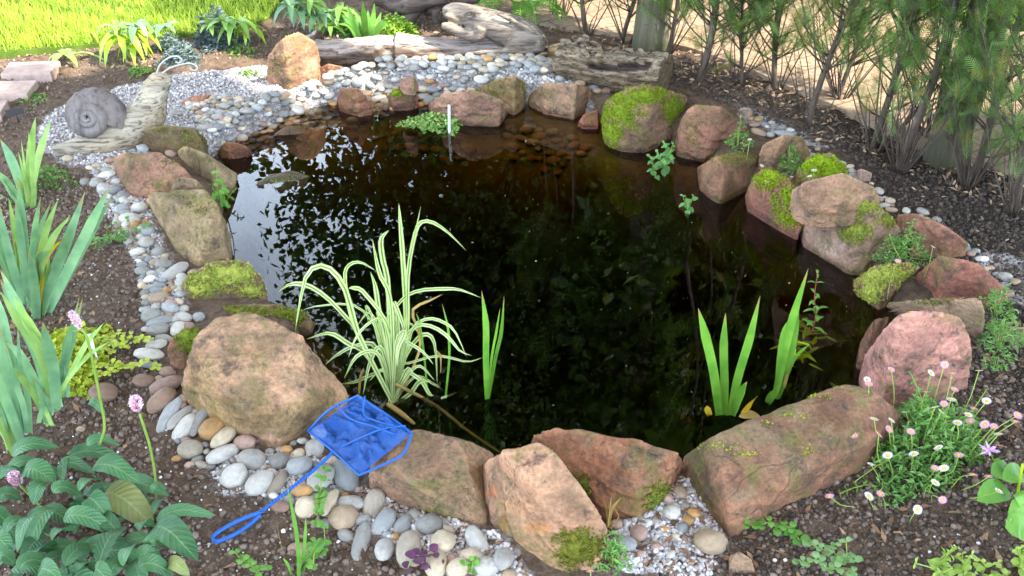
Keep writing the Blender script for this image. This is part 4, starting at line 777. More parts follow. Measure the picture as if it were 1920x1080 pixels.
for x, tp, bt, hw in sections:
    a_, b_ = UY(x, tp, yf), UY(x, bt, yf); c = (a_ + b_) / 2; hh = (a_[2] - b_[2]) / 2; an = np.arange(sg) * 2 * np.pi / sg
    V.append(c + np.c_[0 * an, np.sign(np.cos(an)) * np.abs(np.cos(an)) ** .85 * hw, np.sin(an) * hh])
V = np.concatenate([crom(np.array([v[j] for v in V]), 40)[None] for j in range(sg)]).transpose(1, 0, 2).reshape(-1, 3)
F = [[i * sg + j, i * sg + (j + 1) % sg, (i + 1) * sg + (j + 1) % sg, (i + 1) * sg + j] for i in range(39) for j in range(sg)] + [list(range(sg)), [39 * sg + j for j in range(sg)]]
def fp(px, py, dy): return UY(px, py, yf + dy)
def seg_(pts, r, n=20, dy=-.08): V, F, _ = tube([fp(x, y, dy) for x, y in pts], np.array(r), 14, n); return V, F
pcs = [(V, F), ell(fp(984, 79, -.085), (.094, .038, .042), rotY(-.10)), seg_([(1016, 84), (985, 95), (930, 100), (890, 101)], [.03, .022, .018, .014], 24, -.10), seg_([(902, 50), (895, 64), (880, 70)], [.034, .036, .026], 14, -.075),
       seg_([(884, 68), (862, 60), (838, 50), (828, 47)], [.026, .022, .018, .010], 20, -.085), seg_([(835, 27), (850, 36), (866, 42), (880, 44)], [.012, .014, .012, .006], 14, -.062), ell(fp(880, 27, -.068), (.024, .014, .019)),
       seg_([(930, 25), (970, 44), (1000, 62), (1015, 74)], [.006, .012, .014, .01], 24, -.075), ell(fp(984, 79, .085), (.094, .038, .042), rotY(-.10)), seg_([(884, 68), (862, 60), (838, 50)], [.026, .022, .018], 20, .085), ell(fp(880, 25, .068), (.024, .014, .019))]
V, F = fuse(pcs, .0055, 3); nn = vnorm(V, F); V = V + nn * (.0035 * fbm(V * [.5, 1, 2], 22, 4, 3))[:, None]
mk('body', V, F, M_CARVE, fr)
for dy in (-.080,):
    b = MB(); a = np.linspace(0, 2 * np.pi, 18); V, F, _ = tube(np.array([fp(880, 27, dy) + [math.cos(t) * .017, 0, math.sin(t) * .013] for t in a]), .0035, 6); b.add(V, F); V, F = ell(fp(880, 27, dy + .003), (.009, .006, .007)); b.add(V, F); b.build('eye', M_CARVE, fr)
A_, B_ = U(1052, 112, .085), U(1246, 148, .085)
def gouge(t, a):                                 # where the bark has come away
    w = np.sin(a) * .8 - np.cos(a) * .6; c = np.exp(-((a - (2.55 - .55 * (t - .5))) / .20) ** 2) * sstep(.30, .38, t) * sstep(.93, .86, t); return .034 * c
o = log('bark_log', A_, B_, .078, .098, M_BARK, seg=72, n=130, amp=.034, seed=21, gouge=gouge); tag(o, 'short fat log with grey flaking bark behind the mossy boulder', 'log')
# curls of loose bark
bk = MB(); axl = unit(B_ - A_); hl = unit(np.cross([0, 0, 1.], axl))
for i in range(70):
    t = rng.uniform(.02, .98) if i > 25 else rng.uniform(.0, .3); a = rng.uniform(.5, 2.4); r = .08 + .018 * t; c = A_ + (B_ - A_) * t + (math.cos(a) * hl + math.sin(a) * np.cross(axl, hl)) * (r - .004)
    up = math.cos(a) * hl + math.sin(a) * np.cross(axl, hl); L = rng.uniform(.02, .06); d = unit(axl * rng.choice([-1, 1]) + rng.normal(0, .35, 3)); 
    V, F, uv = ribbon([c, c + d * L * .5 + up * .008, c + d * L + up * rng.uniform(.004, .02)], rng.uniform(.015, .035), up, 'oval', 6, .3, 0, .06); bk.add(V, F, uv)
tmp = bk.build('loose_bark', M_BARK, o); bm = bmesh.new(); bm.from_mesh(o.data); bm.from_mesh(tmp.data); bm.to_mesh(o.data); bm.free(); bpy.data.objects.remove(tmp)
# dark twisted stump roots behind
M_ROOT = m_wood('old_root', srgb(58, 48, 44), srgb(116, 102, 94), srgb(84, 70, 62), 0, .6, .6)
st = thing('old_stump', 'dark twisted stump roots lying behind the driftwood log', 'stump', U(775, 40)); yr = U(775, 45)[1]
for pts, r in (([(700, -5), (735, 8), (775, 5), (840, -8)], [.03, .05, .05, .04]), ([(765, 48), (772, 25), (790, 5), (800, -30)], [.02, .032, .04, .05]), ([(798, 24), (815, 12), (845, 4), (900, -5)], [.018, .028, .03, .03]), ([(820, 42), (818, 22), (832, -8)], [.015, .02, .03]), ([(725, 40), (745, 30), (770, 10)], [.015, .02, .03])):
    V, F, _ = tube([UY(x, y, yr + rng.normal(0, .03)) for x, y in pts], np.array(r), 14, 40); V = V + .018 * np.stack([fbm(V, 11, 3, s) for s in (1, 2, 3)], 1); mk('root', V, F, M_ROOT, st)
o = log('log_offcut', U(556, 80, .03) , U(598, 78, .05), .04, .045, M_LOG, n=30, seed=15); tag(o, 'short sawn log offcut poking out behind the upright boulder', 'log')
# stepping stones
M_PAV = m_plain('paving_slab', srgb(176, 152, 140), .9, .2, .2, 30)
def slab(px, label):
    P = pxpoly(px, .03); n = len(P); c = P.mean(0); b = [np.c_[c + (P - c) * k, np.full(n, z)] for k, z in ((1, -.02), (1, .024), (.985, .03))]; V = np.concatenate(b)
    F = [list(range(2 * n, 3 * n))] + [[k * n + i, k * n + (i + 1) % n, (k + 1) * n + (i + 1) % n, (k + 1) * n + i] for k in (0, 1) for i in range(n)]; tag(mk('stepping_stone', V, F, M_PAV, smooth=False), label, 'paving stone')
slab([(0, 139), (18, 117), (112, 114), (94, 136)], 'pale paving stone nearest the lawn'); slab([(-30, 178), (-10, 152), (70, 150), (50, 176)], 'pale paving stone in the middle of the soil path'); slab([(-60, 212), (-50, 190), (14, 188), (0, 212)], 'pale paving stone cut off by the picture edge')
# slate plant tags
M_TAG = m_plain('black_plastic', (.02, .02, .022), .5, .4, .1); M_WTAG = m_plain('white_plastic', (.7, .7, .68), .45, .4, .06)
def plate(name, px, py, w, h, z, mat, tilt, yaw, label, stake):
    c = U(px, py, z); r = Matrix.Rotation(yaw, 3, 'Z') @ Matrix.Rotation(tilt, 3, 'X'); v = [(-w, -.0015, -h), (w, -.0015, -h), (w, -.0015, h), (-w, -.0015, h), (-w, .0015, -h), (w, .0015, -h), (w, .0015, h), (-w, .0015, h)]
    F = [[0, 1, 2, 3], [7, 6, 5, 4], [0, 4, 5, 1], [1, 5, 6, 2], [2, 6, 7, 3], [3, 7, 4, 0]]; t = thing(name, label, 'plant label', (c[0], c[1], 0)); mk('label_plate', [np.array(r @ Vector(p)) + c for p in v], F, mat, t, smooth=False)
    if stake: V, F, _ = tube([c + [0, .003, 0], [c[0], c[1] + .01, -.02]], .003, 6, 3); mk('stake', V, F, mat, t)
plate('plant_label', 352, 84, .03, .011, .05, M_TAG, -.5, .1, 'small black plant label beside the blue grey shrubs', True)
plate('plant_label', 28, 210, .032, .012, .05, M_TAG, -.6, .5, 'small black plant label in the soil by the stepping stones', True)
t = thing('plant_marker', 'narrow white plant marker standing upright in the floating cress', 'plant label', U(843, 250, WATER_Z)); V, F, _ = tube([UY(843, 268, U(843, 250, WATER_Z)[1]), UY(842, 197, U(843, 250, WATER_Z)[1])], .0055, 4, 4); mk('marker_strip', V, F, M_WTAG, t, smooth=False)
plate('plant_label', 170, 640, .006, .02, .08, M_WTAG, -.3, .3, 'white plant label among the golden creeping leaves', True)

# ------------------------------------------------------------------ the blue net
M_NET, M_BLUE = m_net(), m_plain('blue_cord', (.006, .085, .36), .45, .4, .15, 200)
A, Bc, Cc, Dc = U(578, 808, .06), U(674, 891, .075), U(772, 812, .13), U(671, 742, .15)
nt_ = thing('fishing_net', 'blue aquarium fishing net with a twisted handle lying over the rocks', 'net', U(620, 850, .05))
def bil(u, v): return A * (1 - u) * (1 - v) + Bc * u * (1 - v) + Cc * u * v + Dc * (1 - u) * v
def bag(n, lift, sag, seed, sh):
    g = np.linspace(0, 1, n); V = []; uv = []
    for v in g:
        for u in g:
            e = min(u, 1 - u, v, 1 - v); p = bil(u + sh[0] * e, v + sh[1] * e); f = fbm(np.array([[u * 4, v * 4, seed]]), 1, 3, seed)[0]; rd = abs(fbm(np.array([[u * 3 + v, v * 5 - u, seed]]), 1, 2, seed + 4)[0])
            p = p + np.array([0, 0, lift * min(1, e * 7) - sag * min(1, e * 4) + (.022 * f - .05 * rd - .030 * abs(fbm(np.array([[u * 9 - v * 4, v * 5 + u * 5, seed]]), 1, 2, seed + 8)[0])) * min(1, e * 8)]); V.append(p); uv.append((u, v))
    F = [[i * n + j, i * n + j + 1, (i + 1) * n + j + 1, (i + 1) * n + j] for i in range(n - 1) for j in range(n - 1)]; return np.array(V), F, np.array(uv)
V, F, uv = bag(44, .034, .0, 3, (.15, .25)); mk('net_bag', V, F, M_NET, nt_, uv=uv)
V, F, uv = bag(44, .014, .0, 11, (-.1, .5)); mk('net_bag', V, F, M_NET, nt_, uv=uv)
V, F, _ = tube(np.vstack([crom(np.array([A, (A + Bc) / 2 + [0, 0, .004], Bc]), 10), crom(np.array([Bc, U(730, 866, .10), U(757, 850, .115), Cc]), 14)[1:], crom(np.array([Cc, U(724, 777, .15), Dc]), 10)[1:], crom(np.array([Dc, U(618, 768, .12), A]), 10)[1:]]), .0031, 8); mk('frame', V, F, M_BLUE, nt_)
hem = MB()
for pts, r in (([(.05, .55), (.35, .5), (.65, .62), (.95, .72)], .0022), ([(.2, .95), (.42, .7), (.62, .72), (.9, .85)], .0018), ([(.62, .05), (.7, .4), (.8, .7), (.97, .93)], .002)):
    V, F, _ = tube([bil(u, v) + [0, 0, .026] for u, v in pts], r, 6, 20); hem.add(V, F)
hem.build('seam', M_BLUE, nt_)
hp = crom(np.array([U(624, 848, .07), U(590, 880, .055), U(540, 920, .045), U(485, 963, .03)]), 90); T = unit(np.gradient(hp, axis=0)); sx = unit(np.cross(T, [0, 0, 1.])); sy = np.cross(sx, T); hd = MB()
for ph in (0, np.pi):
    a = np.linspace(0, 2 * np.pi * 15, 90) + ph; V, F, _ = tube(hp + .0022 * (np.cos(a)[:, None] * sx + np.sin(a)[:, None] * sy), .0025, 7); hd.add(V, F)
hd.build('handle', M_BLUE, nt_)
V, F, _ = tube([U(490, 960, .032), U(450, 975, .028), U(415, 994, .02), U(400, 1008, .016), U(408, 1015, .016), U(440, 1002, .018), U(470, 982, .022), U(488, 965, .03)], .0046, 8, 60); mk('hand_loop', V, F, M_BLUE, nt_)
# ------------------------------------------------------------------ plants
def blade(parent, pts, w, mat, prof='sword', twist=.0, fold=.22, n=14, tilt=None, name='leaf'):
    P = np.array(pts); hint = np.array([0, 0, CAM_H]) - P.mean(0); hint = unit(unit(hint) + rng.normal(0, .35, 3)) if tilt is None else tilt
    V, F, uv = ribbon(P, w, hint, prof, n, fold, twist); return mk(name, V, F, mat, parent, uv=uv)
def pxblades(t, base, data, mat, sc, ox, oy, wscale, dy=.03, prof='sword', **k):
    """leaves traced as picture curves, each standing on its own upright plane near the clump's base"""
    Y0 = base[1]
    for d in data:
        pts, w = d[0], d[1]; m = d[2] if len(d) > 2 else mat; a, b = rng.normal(0, dy), rng.normal(0, dy * 1.6); n = len(pts)
        P = [UY(ox + x / sc, oy + y / sc, Y0 + a * .3 + (b) * (i / (n - 1)) ** 1.3) for i, (x, y) in enumerate(pts)]
        s = FPX / proj(P[0])[0, 2]; blade(t, P, w / sc / s * wscale, m, prof, rng.normal(0, .3), **k)
G_VAR = m_leaf('variegated_blade', srgb(96, 138, 62), srgb(126, 160, 76), .25, .4, stripe=srgb(198, 206, 150))
G_GRN = m_leaf('green_blade', srgb(86, 140, 46), srgb(122, 168, 64), .3, .4, tipc=srgb(160, 140, 80))
G_TAN = m_leaf('dry_blade', srgb(150, 124, 70), srgb(186, 160, 96), .2, .7)
G_YEL = m_leaf('yellow_blade', srgb(206, 170, 40), srgb(222, 190, 60), .3, .5, tipc=srgb(120, 70, 30))
G_IRIS = m_leaf('iris_blade', srgb(98, 142, 106), srgb(138, 176, 130), .25, .45, tipc=srgb(150, 132, 84))
G_IRIS2 = m_leaf('iris_blade_pale', srgb(126, 162, 88), srgb(162, 190, 114), .25, .45)
G_BIST = m_leaf('broad_leaf', srgb(50, 92, 58), srgb(80, 122, 78), .15, .42, veins=True)
G_BISTY = m_leaf('broad_leaf_dull', srgb(98, 110, 58), srgb(126, 128, 72), .15, .5, veins=True)
G_STEM = m_leaf('flower_stem', srgb(120, 150, 60), srgb(150, 170, 80), .1, .5)
base = U(738, 752, WATER_Z)
t = thing('water_grass', 'clump of cream striped water grass arching out of the dark water', 'water plant', base, )
B0, B1 = (488, 890), (500, 885)
VG = [([B0, (540, 640), (542, 520), (530, 300), (518, 130), (512, 45)], 30), ([B1, (548, 600), (548, 350), (570, 230), (605, 60)], 26), ([(548, 560), (552, 340), (575, 200), (600, 132), (650, 125), (720, 170), (797, 247)], 24),
      ([B0, (470, 420), (445, 280), (440, 200), (472, 160)], 34), ([B0, (480, 480), (430, 340), (400, 195)], 24), ([B1, (460, 620), (430, 500), (415, 400), (392, 335)], 32), ([B0, (355, 630), (320, 530), (290, 420), (240, 340), (180, 312), (125, 350), (95, 470), (75, 590)], 32),
      ([B0, (340, 600), (280, 520), (200, 440), (120, 392), (50, 390), (0, 425)], 30), ([(420, 760), (320, 560), (285, 370), (300, 310), (350, 296), (420, 335)], 22), ([B1, (480, 600), (370, 430), (320, 405), (300, 408)], 24), ([B1, (490, 540), (530, 450), (600, 415), (700, 408), (770, 412), (862, 447)], 22),
      ([B1, (530, 640), (560, 590), (600, 560), (660, 570), (720, 610), (770, 670), (820, 690)], 22), ([(635, 880), (620, 700), (600, 560), (585, 510)], 14, G_GRN), ([(710, 860), (725, 700), (720, 580), (695, 470)], 15, G_GRN), ([B1, (530, 720), (580, 630), (630, 600), (665, 650), (675, 825)], 26),
      ([B0, (380, 690), (300, 640), (220, 595), (120, 622)], 28), ([B0, (430, 690), (340, 690), (280, 790)], 24), ([B0, (420, 660), (330, 650), (250, 690), (200, 730)], 30), ([B1, (440, 660), (390, 720), (360, 862)], 26), ([B0, (455, 690), (420, 580), (330, 480), (180, 480), (100, 500)], 14),
      ([B0, (520, 760), (600, 790), (640, 850), (660, 860)], 24), ([B0, (480, 740), (560, 720), (680, 690), (800, 715), (868, 697)], 18), ([B0, (540, 700), (575, 570), (640, 535), (700, 550), (750, 590), (800, 700)], 20), ([(500, 892), (560, 850), (600, 800), (650, 800)], 26), ([B0, (460, 760), (400, 770), (330, 800), (270, 810)], 22),
      ([B1, (500, 700), (510, 620), (560, 640), (620, 680), (660, 730)], 20), ([B0, (470, 640), (440, 540), (380, 560), (330, 620), (300, 700)], 24), ([B1, (510, 560), (490, 460), (530, 560), (560, 680)], 22), ([B0, (500, 640), (540, 590), (510, 660), (505, 740)], 22), ([B0, (450, 600), (425, 500), (440, 580), (455, 700)], 28), ([B0, (580, 780), (660, 810), (705, 840)], 16), ([(690, 870), (720, 860), (757, 845)], 14), ([B0, (410, 560), (375, 480), (385, 560)], 14), ([B1, (590, 700), (600, 600), (570, 500), (650, 455), (700, 430)], 16, G_TAN), ([(345, 850), (352, 780), (365, 740)], 18, G_TAN), ([(690, 760), (690, 700), (670, 665)], 14, G_TAN)]
for i in range(9):
    x, h, l = rng.uniform(430, 560), rng.uniform(480, 760), rng.normal(0, 150); VG.append(([(490 + rng.normal(0, 20), 885), ((490 + x) / 2 + l * .1, (880 + h) / 2), (x + l * .45, h), (x + l, h + abs(l) * .5)], rng.uniform(14, 24)))
pxblades(t, base, VG, G_VAR, 2.25, 520, 360, .7, .035, 'sword')
V, F, _ = tube([U(742, 720, .02), U(790, 745, WATER_Z - .002), U(830, 770, WATER_Z - .01), U(880, 810, WATER_Z - .03), U(940, 850, -.12)], np.array([.004, .005, .0045, .004, .003]), 8, 30); mk('fallen_stem', V, F, G_TAN, t)
V, F, _ = tube([U(728, 758, WATER_Z), U(752, 775, WATER_Z + .004), U(777, 795, WATER_Z)], np.array([.007, .007, .004]), 8, 12); mk('fallen_stem', V, F, G_TAN, t)
base = U(914, 746, WATER_Z); t = thing('young_iris', 'thin three leaved green shoot standing alone in open water', 'water plant', base)
pxblades(t, base, [([(885, 875), (880, 700), (880, 560), (862, 415)], 26), ([(888, 870), (905, 700), (925, 590), (940, 488)], 14), ([(892, 865), (920, 700), (945, 590), (957, 438)], 15)], G_GRN, 2.25, 520, 360, 1., .015)
base = U(1362, 778, WATER_Z); t = thing('water_iris', 'fan of broad bright green iris leaves with cut yellow stubs in the water', 'water plant', base)
pxblades(t, base, [([(325, 895), (295, 660), (250, 460), (207, 292)], 50), ([(358, 895), (355, 700), (350, 500), (361, 318)], 45), ([(385, 895), (430, 680), (490, 480), (556, 222)], 48), ([(400, 892), (440, 790), (482, 706)], 50), ([(455, 888), (500, 830), (543, 783)], 40, G_YEL), ([(272, 898), (262, 870), (256, 840)], 36, G_YEL)], G_GRN, 3, 1240, 480, 1., .015)
base = U(1450, 752, WATER_Z); t = thing('water_iris', 'narrow upright clump of green iris leaves beside the rooting willowherb', 'water plant', base)
pxblades(t, base, [([(640, 800), (690, 560), (740, 350), (828, 66)], 44), ([(645, 790), (665, 560), (690, 420), (750, 318)], 28), ([(655, 800), (720, 600), (755, 420), (770, 236)], 32), ([(670, 780), (740, 590), (790, 530), (835, 498)], 20), ([(597, 830), (620, 790), (660, 745)], 44), ([(690, 740), (700, 700), (711, 655)], 18, G_TAN)], G_GRN, 3, 1240, 480, 1., .012)
def sprig(t, stem, pairs, L, w, mat, smat, whorl=.9, prof='lance', r=.0022, droop=.1, name='foliage', taper=True):
    """stem with opposite leaves; foliage is one part, the stem another"""
    P = crom(np.array(stem), 40); V, F, uv = tube(P, np.array([r, r * .6]), 6, 30); mk('stem', V, F, smat, t, uv=uv); f = MB()
    for i in range(pairs):
        k = .12 + .86 * i / max(1, pairs - 1); p = P[int(k * 39)]; T = unit(P[min(39, int(k * 39) + 1)] - P[max(0, int(k * 39) - 1)]); a0 = i * 1.57 + rng.normal(0, .3); h = unit(np.cross(T, [1, .3, .2])); g = np.cross(T, h)
        for s in (0, np.pi):
            d = math.cos(a0 + s) * h + math.sin(a0 + s) * g; l = L * (1 - (.55 * k if taper else 0)) * rng.uniform(.8, 1.15)
            V, F, uv = ribbon([p, p + d * l * .5 + T * l * whorl * .3, p + d * l + T * l * whorl * .25 - np.array([0, 0, droop * l])], w * l / L * 1.1, T, prof, 7, .15); f.add(V, F, uv)
    f.build(name, mat, t)
G_HERB = m_leaf('herb_leaf', srgb(86, 140, 54), srgb(122, 168, 74), .3, .45); G_RED = m_leaf('red_stem', srgb(150, 70, 50), srgb(170, 96, 66), .05, .5); G_LIME = m_leaf('lime_leaf', srgb(150, 180, 30), srgb(190, 204, 50), .3, .45); G_MINT = m_leaf('mint_leaf', srgb(78, 128, 66), srgb(112, 158, 84), .3, .45)
base = U(1525, 622, WATER_Z); t = thing('willowherb', 'upright leafy stem with paired pointed leaves and a red base in the water', 'water plant', base)
sprig(t, [UY(1523, 624, base[1]), UY(1530, 590, base[1]), UY(1527, 560, base[1]), UY(1533, 510, base[1])], 9, .048, .014, G_HERB, G_RED, .5)
f = MB()
for i in range(46):
    p = U(rng.normal(1505, 22), rng.normal(645, 18), WATER_Z - rng.uniform(-.004, .035)); a = rng.uniform(0, 6.28); d = np.array([math.cos(a), math.sin(a), rng.normal(0, .25)]); V, F, uv = ribbon([p, p + d * .02, p + d * .045], .011, [0, 0, 1], 'lance', 6); f.add(V, F, uv)
f.build('drowned_leaves', G_LIME, t)
t = thing('water_mint', 'small leafy sprigs trailing in the water beside the square cut red block', 'water plant', U(1240, 330, WATER_Z))
for st in ([(1245, 320, -.06), (1240, 300, .03), (1232, 285, .07)], [(1250, 315, -.06), (1255, 290, .05), (1262, 270, .10)], [(1230, 335, -.06), (1225, 310, .0), (1218, 293, .05)], [(1258, 300, -.05), (1250, 280, .06), (1245, 268, .1)]):
    sprig(t, [U(*q) for q in st], 5, .035, .019, G_MINT, G_STEM, .3)
t = thing('water_mint', 'little four leaved sprig floating off the wet red mossy slab', 'water plant', U(1285, 380, WATER_Z))
for st in ([(1290, 395, -.06), (1285, 382, -.02), (1280, 366, .02)], [(1292, 390, -.06), (1297, 376, .0), (1300, 368, .02)]): sprig(t, [U(*q) for q in st], 3, .035, .018, G_MINT, G_STEM, .2)
t = thing('brooklime', 'pale green leafy sprig rising beside the grey slab on the left bank', 'water plant', U(415, 380, WATER_Z))
for st in ([(415, 385, -.06), (408, 355, .05), (405, 322, .13)], [(418, 380, -.06), (420, 355, .04), (412, 335, .1)], [(410, 382, -.06), (402, 362, .03), (398, 345, .06)], [(420, 385, -.06), (432, 365, -.02), (445, 352, .0)]): sprig(t, [U(*q) for q in st], 4, .03, .024, G_HERB, G_STEM, .3, 'oval')
def matplant(name, label, cat, ell_px, n, L, w, hgt, mat, z0=0., stems=18, smat=None, flat=.5, prof=None):
    """a low mound of many small leaves inside a picture ellipse (cx, cy, rx, ry)"""
    cx, cy, rx, ry = ell_px; c = U(cx, cy, z0); t = thing(name, label, cat, c); TV = np.array([[0, 0, 0], [.5, -.5, .12], [1, 0, 0], [.5, .5, .12], [.5, 0, -.05]]); TF = np.array([[0, 1, 4], [1, 2, 4], [2, 3, 4], [3, 0, 4]])
    a = rng.uniform(0, 2 * np.pi, n); r = np.sqrt(rng.uniform(0, 1, n)) * (1 + .25 * np.sin(a * 3 + cx) + .15 * np.sin(a * 7)); G = np.array([U(cx + rx * q * math.cos(b), cy + ry * q * math.sin(b), z0) for q, b in zip(r, a)])
    hh = hgt * np.clip(1 - r ** 2, .1, 1) * (1 + .5 * vnoise(G * 28, 5)); G[:, 2] += hh * rng.uniform(.3, 1., n); s = rng.uniform(.65, 1.25, n); cc = np.ones(3) * rng.uniform(.7, 1.2, (n, 1))
    V, F, C = scatter(TV, TF, G, rand_rot(n, flat), np.stack([L * s, w * s, L * s], 1), cc); mk('foliage', V, F, mat, t, col=C, uv=np.tile(TV[:, [1, 0]] + [.5, 0], (n, 1)), smooth=False)
    b = MB()
    for i in range(stems): j = rng.integers(n); V, F, uv = tube([c + (G[j] - c) * [.35, .35, 0], c + (G[j] - c) * [.75, .75, .6], G[j]], .0012, 4, 6); b.add(V, F, uv)
    if stems: b.build('stems', smat or G_STEM, t)
    return t
LA = lambda n, a, b, tr=.3: m_leaf(n, a, b, tr, .5, attr=True)
L_CRESS, L_DAISY, L_GREY, L_GOLD, L_YG, L_WEED = LA('cress_leaf', srgb(112, 158, 72), srgb(160, 188, 110)), LA('daisy_leaf', srgb(86, 136, 62), srgb(134, 172, 96)), LA('grey_leaf', srgb(82, 100, 104), srgb(124, 140, 142)), LA('golden_leaf', srgb(156, 178, 44), srgb(190, 200, 70)), LA('lime_foliage', srgb(120, 168, 50), srgb(166, 196, 80)), LA('weed_leaf', srgb(96, 140, 60), srgb(130, 166, 80))
matplant('floating_cress', 'floating patch of pale green cress on the water before the wide reddish rock', 'water plant', (815, 233, 54, 18), 900, .016, .013, .035, L_CRESS, WATER_Z, 30)
matplant('grey_shrub', 'low blue grey shrub nearest the lawn edge', 'shrub', (410, 82, 46, 18), 1500, .028, .008, .13, L_GREY, 0, 30)
matplant('grey_shrub', 'small blue grey shrub behind the snail feelers', 'shrub', (345, 118, 38, 12), 900, .024, .008, .09, L_GREY, 0, 24)
matplant('grey_shrub', 'tiny blue grey shrub between the leafy whorls', 'shrub', (318, 92, 22, 10), 400, .024, .008, .08, L_GREY, 0, 12)
for (e, n, h, lab) in (((265, 135, 26, 8), 160, .03, 'small green weed in the soil above the snail'), ((95, 340, 45, 22), 420, .05, 'patch of low green weeds between the left irises and the cobbles'), ((470, 140, 24, 8), 120, .02, 'thin weeds at the grit edge by the upright boulder'), ((60, 190, 40, 16), 200, .02, 'sparse reddish weeds beside the stepping stones'), ((450, 100, 40, 10), 260, .03, 'low weeds in the bed below the leafy shrubs')):
    matplant('weed', lab, 'weed', e, n, .014, .009, h, L_WEED, 0, 8)
DZ = [(0, 0)]
daisy_t = matplant('fleabane', 'sprawling fleabane bush covered in white and pink daisies by the long red slab', 'flowering plant', (1730, 850, 120, 78), 2600, .021, .0065, .12, L_DAISY, 0, 60, flat=.8)
M_WPET, M_PPET, M_DEYE = m_plain('white_petal', (.78, .78, .76), .6, .3, .05), m_plain('pink_petal', (.70, .36, .52), .6, .3, .15), m_plain('daisy_eye', (.62, .36, .03), .8, .2, .2)
def petals(nm, mat):
    b = MB()
    for i in range(26): a = i * 2 * np.pi / 26; d = np.array([math.cos(a), math.sin(a), 0]); s = np.array([-d[1], d[0], 0]); z = .06 * (i % 2); b.add([d * .25, d * .62 + s * .10 + [0, 0, .1 + z], d * 1. + [0, 0, .12 + z], d * .62 - s * .10 + [0, 0, .1 + z]], [[0, 1, 2, 3]])
    o = b.build(nm, mat, loc=(0, 0, 0)); m = o.data; bpy.data.objects.remove(o); return m
V, F = ICO[2]; DEYE = bpy.data.meshes.new('flower_eye'); DEYE.from_pydata((V * [.34, .34, .2] + [0, 0, .1]).tolist(), [], F.tolist()); DEYE.materials.append(M_DEYE)
PET = {'W': petals('petals', M_WPET), 'P': petals('petals', M_PPET)}
def daisies(t, data, sc, ox, oy, anchor, rad=.0108, stem=True):
    st = MB(); loc = np.array(t.location)
    for q in data:
        k, x, y = q; px, py = ox + x / sc, oy + y / sc; g = U(px, py, 0); z = float(np.clip(.05 + (loc[1] + .13 - g[1]) * -.0 + rng.uniform(.05, .12), .03, .2)); p = U(px, py, z)
        f = bpy.data.objects.new('flower', PET[k]); COL.objects.link(f); f.parent = t; f.location = p - loc; s = rad * rng.uniform(.85, 1.15); f.scale = (s,) * 3; f.rotation_euler = (rng.normal(.15, .3), rng.normal(0, .3), rng.uniform(0, 6))
        e = bpy.data.objects.new('flower_eye', DEYE); COL.objects.link(e); e.parent = f
        b = np.array(anchor if anchor is not None else [p[0], p[1] + .02, 0]); b = b + (p - b) * [.72, .72, 0] + [0, 0, .03]; V, F, uv = tube([b, (b + p) / 2 + rng.normal(0, .006, 3), p], .0011, 5, 8); st.add(V, F, uv)
    st.build('flower_stems', G_STEM, t)
DF = 'W1047,225 P880,210 W778,253 P785,272 P1105,188 P1137,228 P1025,305 P1147,295 W1133,338 P1103,355 W1250,215 W1282,343 P1228,375 W1205,402 W1090,388 W1064,370 W942,390 W808,420 W880,425 P870,462 P828,485 P722,488 P962,472 W1160,435 P1213,428 P1275,442 P1312,450 W1332,483 P1403,430 P1412,403 W1080,540 P1165,572 W865,573 W793,610 W975,567 W1102,627 P1065,627 W1065,688 P1225,655 P1290,662 W785,745 P835,735 P620,745 W990,800 P1097,760 W1333,723'
daisies(daisy_t, [(s[0], *map(float, s[1:].split(','))) for s in DF.split()], 2.25, 1280, 600, np.array(daisy_t.location))
def wand(t, stem, n, L, w, mat, r=.0013):          # thin stem with narrow leaves, fleabane-like
    sprig(t, stem, n, L, w, mat, G_STEM, .8, 'lance', r)
for st in ([(1745, 800, .05), (1725, 740, .12), (1708, 700, .2)], [(1800, 800, .05), (1830, 760, .1), (1850, 730, .13)], [(1690, 850, .04), (1650, 870, .06), (1600, 905, .03)], [(1640, 905, .0), (1600, 915, .02), (1575, 925, .02)]): wand(daisy_t, [U(*q) for q in st], 7, .022, .006, G_HERB)
for lab, e, n, fl in (('small fleabane growing between the mossy red slab and the mossy cushion', (1478, 318, 26, 26), 260, 'P1484,332 W1428,311 W1437,341 W1518,331 W1526,320'), ('leafy fleabane in the gap below the flat red slab', (1690, 480, 48, 22), 460, 'W1749,463 P1683,490'), ('green shoots beside the pink boulder at the bank top', (1875, 650, 44, 40), 420, 'W1926,613'), ('wispy fleabane growing up the thick reddish boulder', (1385, 275, 26, 10), 160, 'W1406,262'), ('low green shoots at the foot of the leaning slab', (1150, 1058, 26, 22), 150, 'P1107,1072'), ('green shoots below the grey weathered stone', (1868, 585, 26, 30), 200, '')):
    tt = matplant('small_fleabane', lab, 'flowering plant', e, n, .017, .005, .09, L_DAISY, .04, 16, flat=.9)
    if fl: daisies(tt, [(s[0], *map(float, s[1:].split(','))) for s in fl.split()], 1, 0, 0, None, .009)
tt = bpy.data.objects['small_fleabane.001']
wand(tt, [U(1685, 480, .06), U(1700, 450, .12), U(1712, 415, .2)], 9, .02, .006, G_HERB); wand(tt, [U(1690, 490, .06), U(1675, 460, .1), U(1668, 440, .14)], 7, .02, .006, G_HERB)
